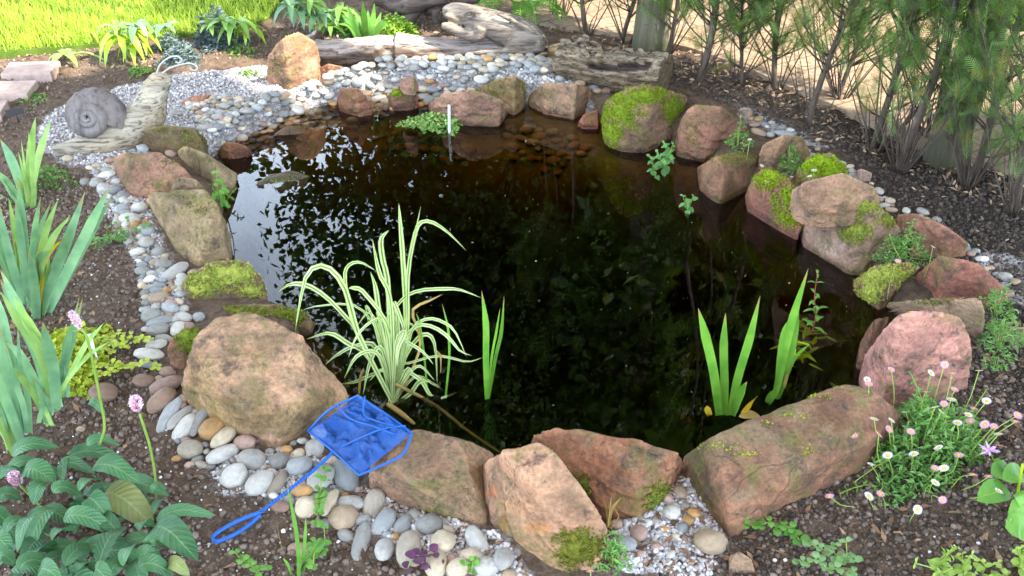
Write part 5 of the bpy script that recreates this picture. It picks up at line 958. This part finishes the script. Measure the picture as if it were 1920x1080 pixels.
# golden creeping leaves and other creepers
def creeper(name, label, strands, L, mat, smat=None, z=.012, cat='ground cover', step=.6, rise=.012):
    t = thing(name, label, cat, U(*strands[0][0][:2], 0)); f = MB(); s = MB()
    for st in strands:
        P = crom(np.array([U(x, y, z) for x, y in st]), 60); d = np.r_[0, np.cumsum(np.linalg.norm(np.diff(P, axis=0), axis=1))]; n = max(3, int(d[-1] / (L * step))); P = np.stack([np.interp(np.linspace(0, d[-1], n), d, P[:, i]) for i in range(3)], 1); P[:, 2] += np.abs(rng.normal(0, rise, n)); P[:, 2] += np.maximum(gz(P[:, 0], P[:, 1]), 0)
        V, F, uv = tube(P, .0012, 5); s.add(V, F, uv); T = unit(np.gradient(P, axis=0))
        for i in range(n):
            h = unit(np.cross(T[i], [0, 0, 1]))
            for k in (-1, 1):
                l = L * rng.uniform(.75, 1.2); d_ = unit(h * k + rng.normal(0, .25, 3)); V, F, uv = ribbon([P[i], P[i] + d_ * l * .5 + [0, 0, l * .2], P[i] + d_ * l + [0, 0, l * .1]], l * .85, [0, 0, 1], 'round', 6, .12); f.add(V, F, uv)
    s.build('stems', smat or G_STEM, t); f.build('foliage', mat, t); return t
matplant('golden_creeper', 'golden yellow creeping plant spreading between the left irises', 'ground cover', (142, 672, 62, 62), 1500, .018, .017, .05, L_GOLD, 0, 30, flat=.55)
creeper('golden_creeper', 'golden yellow runners trailing over the soil to the cobbles', [[(180, 650), (215, 640), (250, 638), (285, 640)], [(180, 690), (220, 690), (260, 692), (300, 690)], [(170, 670), (205, 660), (240, 650)], [(175, 700), (200, 705), (230, 690)], [(185, 640), (215, 650), (235, 645)]], .014, m_leaf('golden_runner', srgb(164, 184, 50), srgb(192, 202, 74), .3, .45))
creeper('creeping_weed', 'bright green creeper lying over the left band of cobbles', [[(165, 470), (195, 462), (230, 446), (258, 438), (285, 433)], [(190, 466), (215, 462), (240, 446)], [(180, 472), (205, 455), (235, 440)]], .014, G_HERB, cat='weed', rise=.02)
creeper('creeping_weed', 'row of round bright green leaves on the soil below the long red slab', [[(1400, 988), (1430, 992), (1460, 994), (1482, 1000)], [(1482, 1000), (1500, 1016)]], .02, G_HERB, cat='weed')
creeper('creeping_weed', 'grey green round leaved creeper on the soil at the bottom edge', [[(1495, 1055), (1530, 1066), (1560, 1072), (1600, 1078)], [(1510, 1018), (1530, 1030), (1560, 1040), (1585, 1060)], [(1560, 1024), (1580, 1035), (1600, 1062)]], .016, m_leaf('grey_green_leaf', srgb(110, 150, 90), srgb(140, 172, 112), .3, .5), cat='weed')
creeper('creeping_weed', 'small creeper with pale leaves under the net handle', [[(600, 930), (610, 908), (618, 890)], [(596, 990), (600, 960), (604, 930)], [(575, 1062), (590, 1040), (605, 1020)], [(585, 1075), (600, 1050), (612, 1016)]], .014, G_HERB, cat='weed', rise=.02)
creeper('creeping_weed', 'tiny seedlings on the soil near the bistort leaves', [[(445, 1050), (460, 1060), (480, 1072)], [(480, 1075), (490, 1070), (500, 1064)]], .014, G_HERB, cat='weed')
creeper('creeping_weed', 'seedling leaves between the bottom cobbles', [[(870, 1075), (880, 1068), (892, 1062)], [(885, 1080), (890, 1070)]], .014, G_HERB, cat='weed')
creeper('purple_creeper', 'purple leaved plant on the cobbles at the bottom edge', [[(765, 1075), (785, 1062), (815, 1052)], [(780, 1078), (800, 1068), (822, 1060)]], .02, m_leaf('purple_leaf', srgb(78, 42, 70), srgb(104, 62, 92), .2, .5), cat='ground cover', rise=.02)
# grass wisps at the bottom
base = U(558, 1075, 0); t = thing('grass_tuft', 'thin tuft of green grass blades on the soil below the net handle', 'grass tuft', base)
pxblades(t, base, [([(560, 1085), (560, 1040), (553, 980), (537, 905)], 8), ([(555, 1085), (568, 1040), (572, 1000), (573, 970)], 7), ([(550, 1085), (535, 1050), (525, 1010), (518, 975)], 4, G_TAN), ([(562, 1085), (580, 1040), (590, 1015)], 6), ([(548, 1085), (540, 1060), (530, 1046)], 5), ([(566, 1085), (575, 1050), (600, 1010)], 4)], G_HERB, 1, 0, 0, 1., .02)
base = U(1145, 990, 0); t = thing('grass_tuft', 'wisp of dry pale grass between the leaning slab and the white grit', 'grass tuft', base)
pxblades(t, base, [([(1140, 990), (1138, 960), (1132, 930)], 4), ([(1142, 990), (1148, 955), (1165, 932)], 4), ([(1140, 990), (1120, 985), (1100, 960), (1092, 930), (1098, 925)], 3), ([(1145, 988), (1160, 1010), (1190, 1018), (1212, 995)], 3), ([(1140, 990), (1144, 950), (1146, 930)], 3), ([(1146, 990), (1160, 970), (1150, 950)], 3)], G_TAN, 1, 0, 0, 1., .02)
# big irises on the left
def irisclump(label, base_px, data, mats):
    base = U(*base_px); t = thing('bearded_iris', label, 'iris', base); pxblades(t, base, [(p, w, m if isinstance(m, bpy.types.Material) else mats[i % len(mats)]) for i, (p, w, m) in enumerate((d + (None,))[:3] for d in data)], None, 2.25, 0, 220, 0.82, .03, fold=.42); pxblades(t, base, [([(x + dx * (1 - j / len(p)) + ex * j / len(p), y + ey * j / len(p)) for j, (x, y) in enumerate(p)], w * .85, mats[i % len(mats)]) for i, (p, w, *_) in enumerate(data) for dx, ex, ey in [(rng.normal(0, 18), rng.normal(0, 60), rng.normal(50, 50))]], None, 2.25, 0, 220, .8, .05, fold=.42); return t
irisclump('smallest iris fan standing behind the other left irises', (60, 385), [([(135, 385), (128, 250), (135, 120), (150, 0)], 42), ([(120, 388), (90, 290), (50, 180), (0, 90)], 46), ([(130, 388), (110, 300), (75, 140)], 30), ([(110, 388), (60, 330), (0, 240)], 32), ([(125, 390), (115, 330), (70, 250)], 26), ([(115, 390), (40, 350), (-20, 310)], 30), ([(135, 390), (140, 300), (120, 60)], 28)], [G_IRIS2, G_IRIS])
irisclump('tall grey green iris fan with one yellowing leaf', (66, 585), [([(130, 790), (112, 600), (95, 420), (75, 262)], 44), ([(110, 780), (75, 600), (50, 450), (35, 335)], 40), ([(105, 780), (60, 640), (25, 500), (0, 370)], 46), ([(135, 780), (130, 600), (145, 450), (172, 330)], 34), ([(140, 800), (155, 640), (190, 480), (245, 345)], 38), ([(170, 860), (215, 720), (290, 520), (360, 310)], 56), ([(185, 860), (270, 680), (380, 460), (465, 288)], 48), ([(150, 800), (175, 640), (220, 520), (302, 420)], 36), ([(155, 865), (145, 720), (120, 560)], 44), ([(160, 800), (185, 620), (215, 555), (268, 512)], 32, G_YEL), ([(185, 850), (200, 700), (208, 590)], 26), ([(90, 790), (40, 640), (-20, 520)], 46), ([(130, 800), (85, 680), (65, 520)], 34), ([(165, 850), (160, 740), (150, 560)], 30)], [G_IRIS, G_IRIS2, G_IRIS])
irisclump('broad leaved iris fan at the left edge above the bistort', (50, 850), [([(110, 1330), (60, 1080), (10, 860), (-40, 700)], 62), ([(225, 1240), (160, 1000), (70, 800), (0, 640)], 56), ([(235, 1230), (180, 1000), (90, 860), (0, 730)], 60), ([(238, 1225), (225, 1060), (200, 960), (180, 862)], 56), ([(232, 1230), (250, 1120), (290, 980), (350, 755)], 40), ([(250, 1190), (310, 1060), (370, 950), (438, 868)], 28), ([(90, 1370), (55, 1200), (20, 1040), (0, 880)], 60), ([(215, 1240), (150, 1120), (80, 1000), (20, 950)], 44), ([(225, 1300), (170, 1180), (100, 1080), (60, 1020)], 40), ([(70, 1400), (20, 1250), (-30, 1120)], 56), ([(130, 1330), (120, 1180), (90, 1040), (75, 880)], 34), ([(60, 1420), (30, 1330), (-30, 1240)], 50), ([(270, 1180), (265, 1060), (280, 930), (330, 890)], 26), ([(160, 1290), (175, 1200), (140, 1100)], 34)], [G_IRIS, G_IRIS, G_IRIS2])
# bistort
base = U(150, 960, 0); t = thing('bistort', 'bistort with big dark green leaves and pale pink bottlebrush flowers', 'flowering plant', base)
BL = '345 480 640 500 80;470 530 712 608 92;300 530 480 560 62;115 560 282 605 110;60 470 300 430 72;270 660 420 672 62;400 650 530 600 54;320 600 350 480 52;440 690 562 805 92;530 660 778 825 132 y;380 700 420 790 58;320 790 582 852 84;500 1030 642 828 74;270 738 138 972 84;172 780 88 962 64;0 700 112 690 64;30 860 150 800 54;780 830 1002 1002 124;790 800 1092 774 58;700 850 782 830 54;750 940 836 930 64;620 1030 702 920 64;700 1000 822 1000 74;560 1080 652 1030 84;700 1040 882 1072 84;330 1030 502 930 74;150 1000 302 940 84;260 900 392 850 64;390 1050 502 1040 64;0 590 102 540 54;440 420 612 420 52;0 1000 82 1020 74;100 1050 262 1020 74;770 660 848 640 32;775 770 862 690 38;446 212 536 266 34;330 1060 420 1110 80;-40 780 60 830 80;-30 900 60 960 80;200 1060 330 1120 90;480 1060 560 1130 80;850 1030 960 1078 60 y;230 620 170 720 70;600 870 480 780 70'
for i, s in enumerate(BL.split(';')):
    q = s.split(); x0_, y0_, x1_, y1_, w = map(float, q[:5]); zb = rng.uniform(.05, .11); a = U(x0_ / 2.7, 680 + y0_ / 2.7, zb); b = U(x1_ / 2.7, 680 + y1_ / 2.7, zb - rng.uniform(.0, .05)); m = (a + b) / 2 + [0, 0, .016 + .07 * np.linalg.norm(b - a)]
    blade(t, [a, a * .6 + m * .4 + [0, 0, .008], m, b * .6 + m * .4, b], w / 2.7 / ppm(x0_ / 2.7, 680 + y0_ / 2.7, zb) * 1.2, G_BISTY if len(q) > 5 else G_BIST, 'lance', rng.normal(0, .3), .18, 16, tilt=np.array([rng.normal(0, .25), -.25, 1.]), )
for i in range(34):                              # lower leaves of the same crown
    x, y = rng.uniform(-20, 300), rng.uniform(870, 1090); zb = rng.uniform(.01, .05); a = U(x, y, zb + .01); an = rng.uniform(-2.6, .6); l = rng.uniform(.08, .13); b = a + np.array([math.cos(an) * l, math.sin(an) * l * .8, -.01])
    blade(t, [a, (a + b) / 2 + [0, 0, .018], b], l * .36, G_BIST, 'lance', rng.normal(0, .2), .16, 14, tilt=np.array([rng.normal(0, .25), -.2, 1.]))
M_SPIKE = m_attr('bistort_floret', .7, 90, (.9, 1.1), .1)
def spike(stem, c, h, w):
    Y = base[1]; V, F, uv = tube([UY(x, y, Y + .02) for x, y in stem], .0028, 6, 24); mk('flower_stem', V, F, G_STEM, t, uv=uv); n = 170; k = rng.uniform(0, 1, n); a = rng.uniform(0, 6.28, n); P0 = UY(*c, Y + .02); s = FPX / proj(P0)[0, 2]; H, Wd = h / s, w / s / 2
    ax_ = unit(UY(*stem[-1], Y + .02) - UY(*stem[-2], Y + .02)); e1 = unit(np.cross(ax_, [0, 1, .1])); e2 = np.cross(ax_, e1); r = Wd * np.sqrt(np.clip(1 - (2 * k - 1) ** 2, .1, 1)); d = np.cos(a)[:, None] * e1 + np.sin(a)[:, None] * e2
    P = P0 + ax_ * ((k - .5) * H)[:, None] + d * (r * .55)[:, None]; cols = np.array([.80, .58, .66]) * rng.uniform(.8, 1.15, (n, 1)) * np.where(rng.uniform(size=(n, 1)) < .25, [[.9, .55, .65]], [[1, 1, 1]])
    TV = np.array([[0, 0, 0], [.4, -.3, .2], [1, 0, 0], [.4, .3, .2]]); V, F, C = scatter(TV, np.array([[0, 1, 2], [0, 2, 3]]), P, frames(np.cross(d, ax_) + rng.normal(0, .4, (n, 3)), d + ax_ * .4), r * .75 + .002, cols); mk('flower_spike', V, F, M_SPIKE, t, col=C, smooth=False)
spike([(283, 1017), (292, 920), (283, 846), (262, 776)], (255, 757), 34, 20); spike([(178, 1060), (130, 1006), (85, 958), (38, 910)], (29, 897), 30, 20); spike([(187, 834), (196, 800), (189, 754), (165, 640), (150, 615)], (142, 600), 42, 13); V, F, uv = tube([UY(x, y, base[1] - .05) for x, y in [(140, 1078), (80, 1048), (20, 1030), (-10, 1020)]], .0025, 6, 14); mk('flower_stem', V, F, G_STEM, t, uv=uv)
# round leaved plant at the right edge, yellow green shrub in the corner
base = U(1890, 960, 0); t = thing('primrose', 'broad rounded bright green leaves at the right edge below the daisies', 'plant', base)
for (a, b, w) in (((1895, 925, .04), (1832, 940, .05), .055), ((1895, 900, .05), (1858, 890, .07), .05), ((1925, 900, .05), (1880, 900, .08), .05), ((1910, 985, .04), (1890, 960, .06), .07), ((1925, 1010, .03), (1885, 990, .05), .06), ((1925, 960, .06), (1905, 925, .08), .05)):
    a_, b_ = U(*a), U(*b); blade(t, [a_, (a_ + b_) / 2 + [0, 0, .02], b_], w, G_HERB, 'oval', .1, .15, 10, tilt=np.array([.1, -.3, 1]))
V, F, uv = tube([U(1895, 1000, .0), UY(1905, 940, base[1]), UY(1918, 870, base[1])], .003, 6, 12); mk('stem', V, F, G_LIME, t, uv=uv)
t = thing('bush_sprigs', 'yellow green leafy shoots filling the bottom corner beside the daisies', 'shrub', U(1840, 1070, 0)); G_YGL = m_leaf('yellow_green_leaf', srgb(140, 172, 70), srgb(172, 192, 96), .3, .5)
for i in range(24):
    x, y = rng.uniform(1745, 1930), rng.uniform(1045, 1120); sprig(t, [U(x, y + 20, .0), U(x + rng.normal(0, 8), y, .04), U(x + rng.normal(0, 22), y - 20, .07)], 4, .026, .014, G_YGL, G_STEM, .4, 'oval')
M_RAG = m_plain('lilac_petal', (.52, .30, .62), .6, .3, .15); t = thing('ragged_flower', 'ragged lilac flower on a thin stalk beside the daisies', 'flower', U(1860, 930, 0)); Yq = U(1860, 900, 0)[1]; V, F, uv = tube([UY(1885, 930, Yq), UY(1870, 880, Yq), UY(1856, 848, Yq)], .0014, 5, 10); mk('stem', V, F, G_STEM, t, uv=uv); b = MB(); c = UY(1855, 845, Yq)
for i in range(14): a = i * .45; d = unit(np.array([math.cos(a), math.sin(a) * .6, .4 + rng.normal(0, .3)])); V, F, uv = ribbon([c, c + d * .012, c + d * rng.uniform(.018, .026)], .005, [0, -.5, 1], 'lance', 5); b.add(V, F, uv)
b.build('petals', M_RAG, t)
# whorled shrubs of the back bed
G_WH1, G_WH2, G_WH3 = m_leaf('whorl_leaf_yellow', srgb(132, 170, 44), srgb(170, 194, 66), .35, .4, veins=False), m_leaf('whorl_leaf_blue', srgb(86, 128, 92), srgb(122, 158, 112), .3, .4), m_leaf('whorl_leaf', srgb(98, 142, 62), srgb(136, 168, 84), .3, .4)
def whorls(label, base_px, ws):
    t = thing('leafy_shrub', label, 'shrub', U(*base_px, 0)); sm = MB()
    for (px, py, dz, n, L, mat, dr) in ws:
        Y = t.location[1] + rng.normal(0, .04); c = UY(px, py, Y); a0 = rng.uniform(0, 6); V, F, uv = tube([np.array(t.location) + [0, 0, 0], (np.array(t.location) + c) / 2 + [0, 0, .03], c], .004, 6, 10); sm.add(V, F, uv)
        for i in range(n):
            a = a0 + i * 2 * np.pi / n + rng.normal(0, .15); d = np.array([math.cos(a), math.sin(a), 0]); l = L * rng.uniform(.8, 1.15); z = rng.uniform(.1, .5)
            V, F, uv = ribbon([c, c + d * l * .3 + [0, 0, l * z * .6], c + d * l * .7 + [0, 0, l * (z * .6 - dr * .3)], c + d * l + [0, 0, l * (z * .3 - dr)]], l * .33, [0, 0, 1.], 'lance', 10, .2); mk('leaf', V, F, mat, t, uv=uv)
    sm.build('stems', G_STEM, t)
whorls('shrub with drooping yellow green leaf whorls behind the snail', (245, 112), [(228, 72, 0, 9, .115, G_WH1, .8), (255, 52, 0, 8, .10, G_WH2, .4), (272, 70, 0, 7, .10, G_WH1, .7), (310, 55, 0, 6, .085, G_WH2, .2), (215, 52, 0, 6, .085, G_WH3, .3), (250, 88, 0, 6, .09, G_WH1, .8)])
whorls('single low leafy shoot sprawling towards the stepping stones', (205, 116), [(122, 105, 0, 6, .095, G_WH3, .35)])
whorls('shrub with green leaf whorls at the lawn edge behind the grey shrubs', (440, 88), [(445, 48, 0, 9, .10, G_WH3, .6), (420, 40, 0, 7, .085, G_WH3, .3), (465, 55, 0, 7, .09, G_WH1, .7), (395, 48, 0, 6, .08, G_WH3, .3)])
whorls('blue green leafy shrub behind the upright boulder', (600, 74), [(600, 30, 0, 9, .11, G_WH2, .4), (565, 25, 0, 8, .11, G_WH2, .6), (620, 50, 0, 8, .09, G_WH3, .4), (585, 8, 0, 8, .10, G_WH3, .4), (545, 12, 0, 7, .10, G_WH2, .7), (640, 22, 0, 8, .09, G_WH3, .4)])
base = U(690, 78, 0); t = thing('strap_leaf_plant', 'tuft of bright green strap leaves behind the driftwood log', 'plant', base)
pxblades(t, base, [([(690 + a * .3, 78), (690 + a * .6, 50), (690 + a, y)], 10) for a, y in ((-50, 25), (-40, 8), (-25, 20), (-10, 0), (0, 18), (12, 5), (25, 22), (35, 40), (-60, 45), (48, 50), (-30, 40), (18, 35))], G_HERB, 1, 0, 0, 1.2, .05)
matplant('leafy_clump', 'pale green foliage clump beside the old stump roots', 'plant', (740, 62, 45, 16), 700, .026, .012, .07, L_YG, 0, 20)
matplant('leafy_clump', 'mixed low foliage between the upright boulder and strap leaves', 'plant', (655, 60, 40, 20), 700, .03, .014, .10, L_DAISY, 0, 20)
base = U(985, 45, 0); t = thing('fern', 'bright green feathery fern behind the frog', 'fern', base); f = MB(); sm = MB()
for i in range(15):
    a = i * 2 * np.pi / 15 + rng.normal(0, .1); d = np.array([math.cos(a), math.sin(a), 0]); L = rng.uniform(.22, .34); P = crom(np.array([base, base + d * L * .35 + [0, 0, L * .55], base + d * L * .8 + [0, 0, L * .55], base + d * L + [0, 0, L * .3]]), 22); V, F, uv = tube(P, .0015, 4); sm.add(V, F, uv); T = unit(np.gradient(P, axis=0)); h = np.cross(T, [0, 0, 1.])
    for j in range(3, 22):
        l = .055 * math.sin(math.pi * (j / 22) ** .7) + .006
        for k in (-1, 1): V, F, uv = ribbon([P[j], P[j] + h[j] * k * l * .5 + T[j] * l * .15, P[j] + h[j] * k * l + T[j] * l * .35], .013, [0, 0, 1], 'lance', 5, .1); f.add(V, F, uv)
sm.build('stems', G_STEM, t); f.build('fronds', m_leaf('fern_frond', srgb(78, 150, 40), srgb(120, 184, 62), .35, .5), t)
# specks and leaves floating on the water
P = sample_poly(POND * .94 + POND.mean(0) * .06, 240); TV = np.array([[math.cos(i), math.sin(i), 0] for i in np.arange(0, 6.28, 1.05)]); TF = np.array([[0, 1, 2], [0, 2, 3], [0, 3, 4], [0, 4, 5]]); n = len(P)
V, F, C = scatter(TV, TF, np.c_[P, np.full(n, WATER_Z + .0015)], rand_rot(n, .05), rng.uniform(.0005, .0017, n) * np.where(rng.uniform(size=n) < .05, 2.5, 1), np.array([[.6, .55, .42]]) * rng.uniform(.12, 1.05, (n, 1)) ** 1.4); tag(mk('floating_specks', V, F, M_GRIT, loc=(0, 3, WATER_Z), col=C, smooth=False), kind='stuff')
t = thing('dead_leaf', 'curled brown dead leaf floating beside the broad iris fan', 'leaf', U(1408, 782, WATER_Z)); a = U(1385, 782, WATER_Z + .004); b = U(1428, 784, WATER_Z + .004); blade(t, [a, (a + b) / 2 + [0, .006, .003], b], .035, G_TAN, 'oval', .1, .15, 8, tilt=np.array([0, 0, 1.]), name='leaf_blade')
# ------------------------------------------------------------------ yew hedge and trees
M_TRUNK = m_wood('hedge_bark', srgb(66, 55, 47), srgb(116, 102, 90), srgb(88, 78, 64), 2, 1.2, .45)
M_TRUNKG = m_wood('smooth_green_bark', srgb(70, 67, 52), srgb(112, 108, 88), srgb(84, 88, 54), 2, .5, .2)
L_YEW = m_leaf('yew_needles', srgb(70, 98, 50), srgb(116, 144, 78), .4, .5, objrand=False, attr=True)
L_TREE = m_leaf('tree_leaf', srgb(58, 88, 30), srgb(92, 118, 44), .35, .5, objrand=False, attr=True)
sv, sf = [], []
for i in range(13):                               # one feathery yew shoot lying along +x
    x = .06 + .072 * i; l = .26 * math.sin(math.pi * (.2 + .75 * i / 13)) + .05
    for k in (-1, 1): b = len(sv); sv += [[x, 0, 0], [x + .045, k * .012, .01], [x + l * .62, k * l * .8, .04 * (i % 3 - 1)]]; sf.append([b, b + 1, b + 2])
b = len(sv); sv += [[0, -.006, 0], [0, .006, 0], [1, 0, 0]]; sf.append([b, b + 1, b + 2]); SPV, SPF = np.array(sv), np.array(sf)
def yew(base_px, r, h, lab, lean=(0, 0), nvis=170, ntop=46, low=.10, spread=.30, twigs=10, size=.095, tone=1., trunk=True):
    b = U(*base_px, 0); t = thing('yew', lab, 'hedge tree', b, 'young yews of the hedge'); lx, ly = lean; r *= .62; nvis = int(nvis * .92)
    def ax(z): return b + np.array([lx * z + .025 * math.sin(z * 5 + b[0] * 9), ly * z + .02 * math.sin(z * 4 + b[0] * 5), z])
    V, F, uv = tube([ax(z) for z in np.linspace(-.05, h, 16)], np.linspace(r, r * .3, 16), 9); V = V + .003 * fbm(V, 40, 2, 3)[:, None]; mk('trunk', V, F, M_TRUNK, t)
    P, D, Sz, tws = [], [], [], MB()
    def branch(z0, L, up, cnt, sz):
        a = rng.uniform(0, 6.28); d = np.array([math.cos(a), math.sin(a), 0]); p0 = ax(z0); pts = crom(np.array([p0, p0 + d * L * .45 + [0, 0, L * up * .4], p0 + d * L * .8 + [0, 0, L * up]]), 10); V, F, uv = tube(pts, np.linspace(.0035, .0012, 10), 4); tws.add(V, F, uv); T = unit(np.gradient(pts, axis=0))
        for j in range(cnt):
            k = rng.uniform(.25, 1); i = int(k * 9); P.append(pts[i]); D.append(unit(T[i] * .9 + rng.normal(0, .45, 3) + [0, 0, .35])); Sz.append(sz * rng.uniform(.6, 1.25))
    nb = int(nvis / (5 if nvis < 280 else 7.5)); zt = max(.3, 1.6 - .308 * b[1] + .12)
    for i in range(nb): branch(low + (zt - low) * rng.uniform(0, 1), spread * rng.uniform(.5, 1.1), rng.uniform(.5, 1.4), 9, size)
    for i in range(ntop // 6): branch(rng.uniform(.7, h), spread * 1.2 * rng.uniform(.5, 1.1), rng.uniform(.4, 1.2), 6, size * 2.1)
    for i in range(twigs):                         # bare basal shoots
        a = rng.uniform(0, 6.28); d = np.array([math.cos(a), math.sin(a), 0]); L = rng.uniform(.15, .45); pts = [b + d * .02, b + d * L * .3 + [0, 0, L * .5], b + d * L * .5 + [rng.normal(0, .03), 0, L]]; V, F, uv = tube(pts, np.array([.0034, .0012]), 4, 9); tws.add(V, F, uv)
        for j in range(2): P.append(pts[2] - (pts[2] - pts[1]) * rng.uniform(0, .5)); D.append(unit(rng.normal(0, .4, 3) + [0, 0, 1.])); Sz.append(size * rng.uniform(.5, .9))
    tws.build('branches', M_TRUNK, t); n = len(P); D = np.array(D); up = np.cross(D, rng.normal(size=(n, 3)) * .6 + np.cross(D, [0, 0, 1.])); c = np.array([1., 1., .9]) * rng.uniform(.6, 1.35, (n, 1)) * tone
    c[rng.uniform(size=n) < .08] *= [2.2, 1.1, .8]; V, F, C = scatter(SPV, SPF, np.array(P), frames(up, D), np.array(Sz), c); mk('crown', V, F, L_YEW, t, col=C, smooth=False)
YW = [((1035, 33), .010, 1.5, 'thin bare stemmed yew just behind the fern', 60, .16), ((1052, 37), .010, 1.6, 'thin yew second from the fern', 60, .16), ((1100, 66), .020, 1.8, 'slim grey stemmed yew directly behind the bark log end', 90, .12), ((1176, 79), .018, 1.8, 'yew on the fern side of the thick mossy trunk', 120, .10), ((1251, 101), .018, 1.8, 'yew close beside the thick mossy trunk away from the fern', 140, .10), ((1302, 156), .026, 1.9, 'leaning yew with a stout stem above the large mossy boulder', 200, .14), ((1380, 160), .012, 1.8, 'bushy yew with foliage down to the soil above the thick reddish boulder', 330, .05), ((1458, 168), .020, 1.9, 'yew with an olive stem standing before the paving', 260, .12),
      ((1522, 241), .020, 1.9, 'slender curved yew stem above the mossy cushion', 200, .18), ((1642, 284), .022, 1.9, 'yew with forked low branches above the curved pinkish stone', 330, .12), ((1686, 324), .026, 2., 'yew with many bare shoots at its foot beside the smooth trunk', 210, .16), ((1815, 350), .022, 2., 'dense yew in front of the smooth trunk', 250, .10), ((1900, 400), .020, 2., 'dense yew nearest the right edge of the bank', 330, .06), ((1960, 330), .02, 2., 'yew partly cut off by the picture edge behind the others', 360, .06), ((1740, 262), .018, 1.9, 'yew just behind the smooth trunk on the paving side', 110, .10), ((1575, 190), .016, 1.8, 'yew farthest back in the hedge towards the paving', 220, .10)]
for k, (bp, r, h, lab, nv, low) in enumerate(YW):
    yew(bp, r, h, lab, lean=((.12, .1), (.05, .0), (-.06, .05), (.16, .05), (0, 0))[k % 5] if r > .012 else (0, 0), nvis=nv, low=low, twigs=6 + (k > 8) * 14 + (k in (10, 11)) * 8)
LQ = np.array([[-.5, 0, 0], [0, -.32, .06], [.5, 0, 0], [0, .32, .06]]); LQF = np.array([[0, 1, 2], [0, 2, 3]])
def tree(name, label, base, r, th, blobs, n, leaf, mat=None, tone=1., bark=None, limbs=True, gap=0.):
    base = np.array(base, float); t = thing(name, label, 'tree', base); pts = [base + [0, 0, -.05], base + [.02 * th, .0, th * .5], base + [0, 0, th]]
    V, F, uv = tube(pts, np.array([r * 1.15, r, r * .75]), 16, 30); V = V + (r * .12 * fbm(V, 7, 3, 2))[:, None] * [1, 1, 0]; tr = mk('trunk', V, F, bark or M_TRUNK, t); lb = MB(); P = []; vol = np.array([b[3] ** 2 for b in blobs]); vol = vol / vol.sum()
    for b, w in zip(blobs, vol):
        c = base + np.array(b[:3]); V, F, uv = tube([base + [0, 0, th * .75], (base + [0, 0, th] + c) / 2 + [0, 0, .1], c], np.array([r * .5, r * .3, r * .1]), 7, 10); lb.add(V, F, uv); m = int(n * w); d = unit(rng.normal(size=(m, 3))); q = c + d * (b[3] * rng.uniform(.25, 1, m) ** .5)[:, None] * [1, 1, b[4] if len(b) > 4 else .8]
        keep = fbm(q, 2.2 / max(.5, b[3]) * 1.6, 3, int(abs(c[0] * 10))) > -.22 + gap; P.append(q[keep])
    lb.build('limbs', bark or M_TRUNK, t); P = np.concatenate(P); n = len(P); V, F, C = scatter(LQ, LQF, P, rand_rot(n), leaf * rng.uniform(.6, 1.3, n), np.ones(3) * rng.uniform(.6, 1.3, (n, 1)) * tone); mk('crown', V, F, mat or L_TREE, t, col=C, smooth=False)
def ring(cx, cy, cz, R_, k, r0): return [(cx + R_ * math.cos(i * 6.283 / k) * rng.uniform(.6, 1.1), cy + R_ * math.sin(i * 6.283 / k) * rng.uniform(.6, 1.1), cz + rng.normal(0, .35), r0 * rng.uniform(.8, 1.2)) for i in range(k)] + [(cx, cy, cz + .2, r0 * 1.2)]
b = U(1766, 304, 0); tree('garden_tree', 'tree with a smooth grey green trunk rising through the yews', b, .062, 3.6, ring(.3, 1.12, 4.6, .95, 8, .42), 4200, .13, bark=M_TRUNKG)
b = U(1217, 90, 0); tree('garden_tree', 'tree with a thick mossy straight trunk behind the bark log', b, .072, 3.2, ring(.6, 1.6, 4.3, .8, 5, .5) + [(.1 * math.sin(z * 4), .1 * math.cos(z * 5), z, .34) for z in np.arange(.75, 3.2, .35)], 5200, .11, bark=M_TRUNKG)
# trees beyond the garden, seen mirrored in the pond
for (x, y, w, h, lab) in ((-.64, 9.6, 1.5, 8.2, 'bushy tree beyond the lawn whose leaves edge the sky mirrored in the pond'), (1.2, 9.2, 1.6, 8.4, 'dense tree beyond the paving mirrored in the middle of the pond'), (3.4, 8.8, 1.7, 8.4, 'dense tree beyond the paving mirrored towards the square cut block'), (5.7, 8.2, 1.7, 7.6, 'dense tree beyond the verge mirrored near the pink boulder'), (.9, 12.5, 2.2, 9.4, 'taller dark tree behind the mirrored row'), (3.8, 12.6, 2.3, 9.8, 'tallest dark tree behind the mirrored row')):
    bl = []
    for z in np.arange(.7, h, .9): q = w * (.85 + .35 * math.sin(min(1, z / h * 1.2) * 2.6)) * (1 if z < h * .8 else .7); bl += [(q * .62 * math.cos(z * 3 + k * 2.1), q * .62 * math.sin(z * 3 + k * 2.1), z, q * .66, .75) for k in range(3)]
    tree('background_tree', lab, (x, y, 0), .16, h * .8, bl, 46000 if x < 2 and y < 11 else 18000, .10 if x < 2 and y < 11 else .16, tone=.8)
# unseen trees added to the side so their crowns keep the sun off the pond
for (x, y, z, lab) in ((3.2, .46, 5.6, 'tall shade tree nearest the pond, out of frame'), (5.2, .5, 5.9, 'tall shade tree between its two neighbours, out of frame'), (7.2, -.1, 6.2, 'tall shade tree farthest from the pond, out of frame')):
    tree('added_shade_tree', lab, (x, y, 0), .2, z - 1., ring(0, 0, z, 1.25, 7, .85), 6500, .26, tone=.9, gap=-.2)
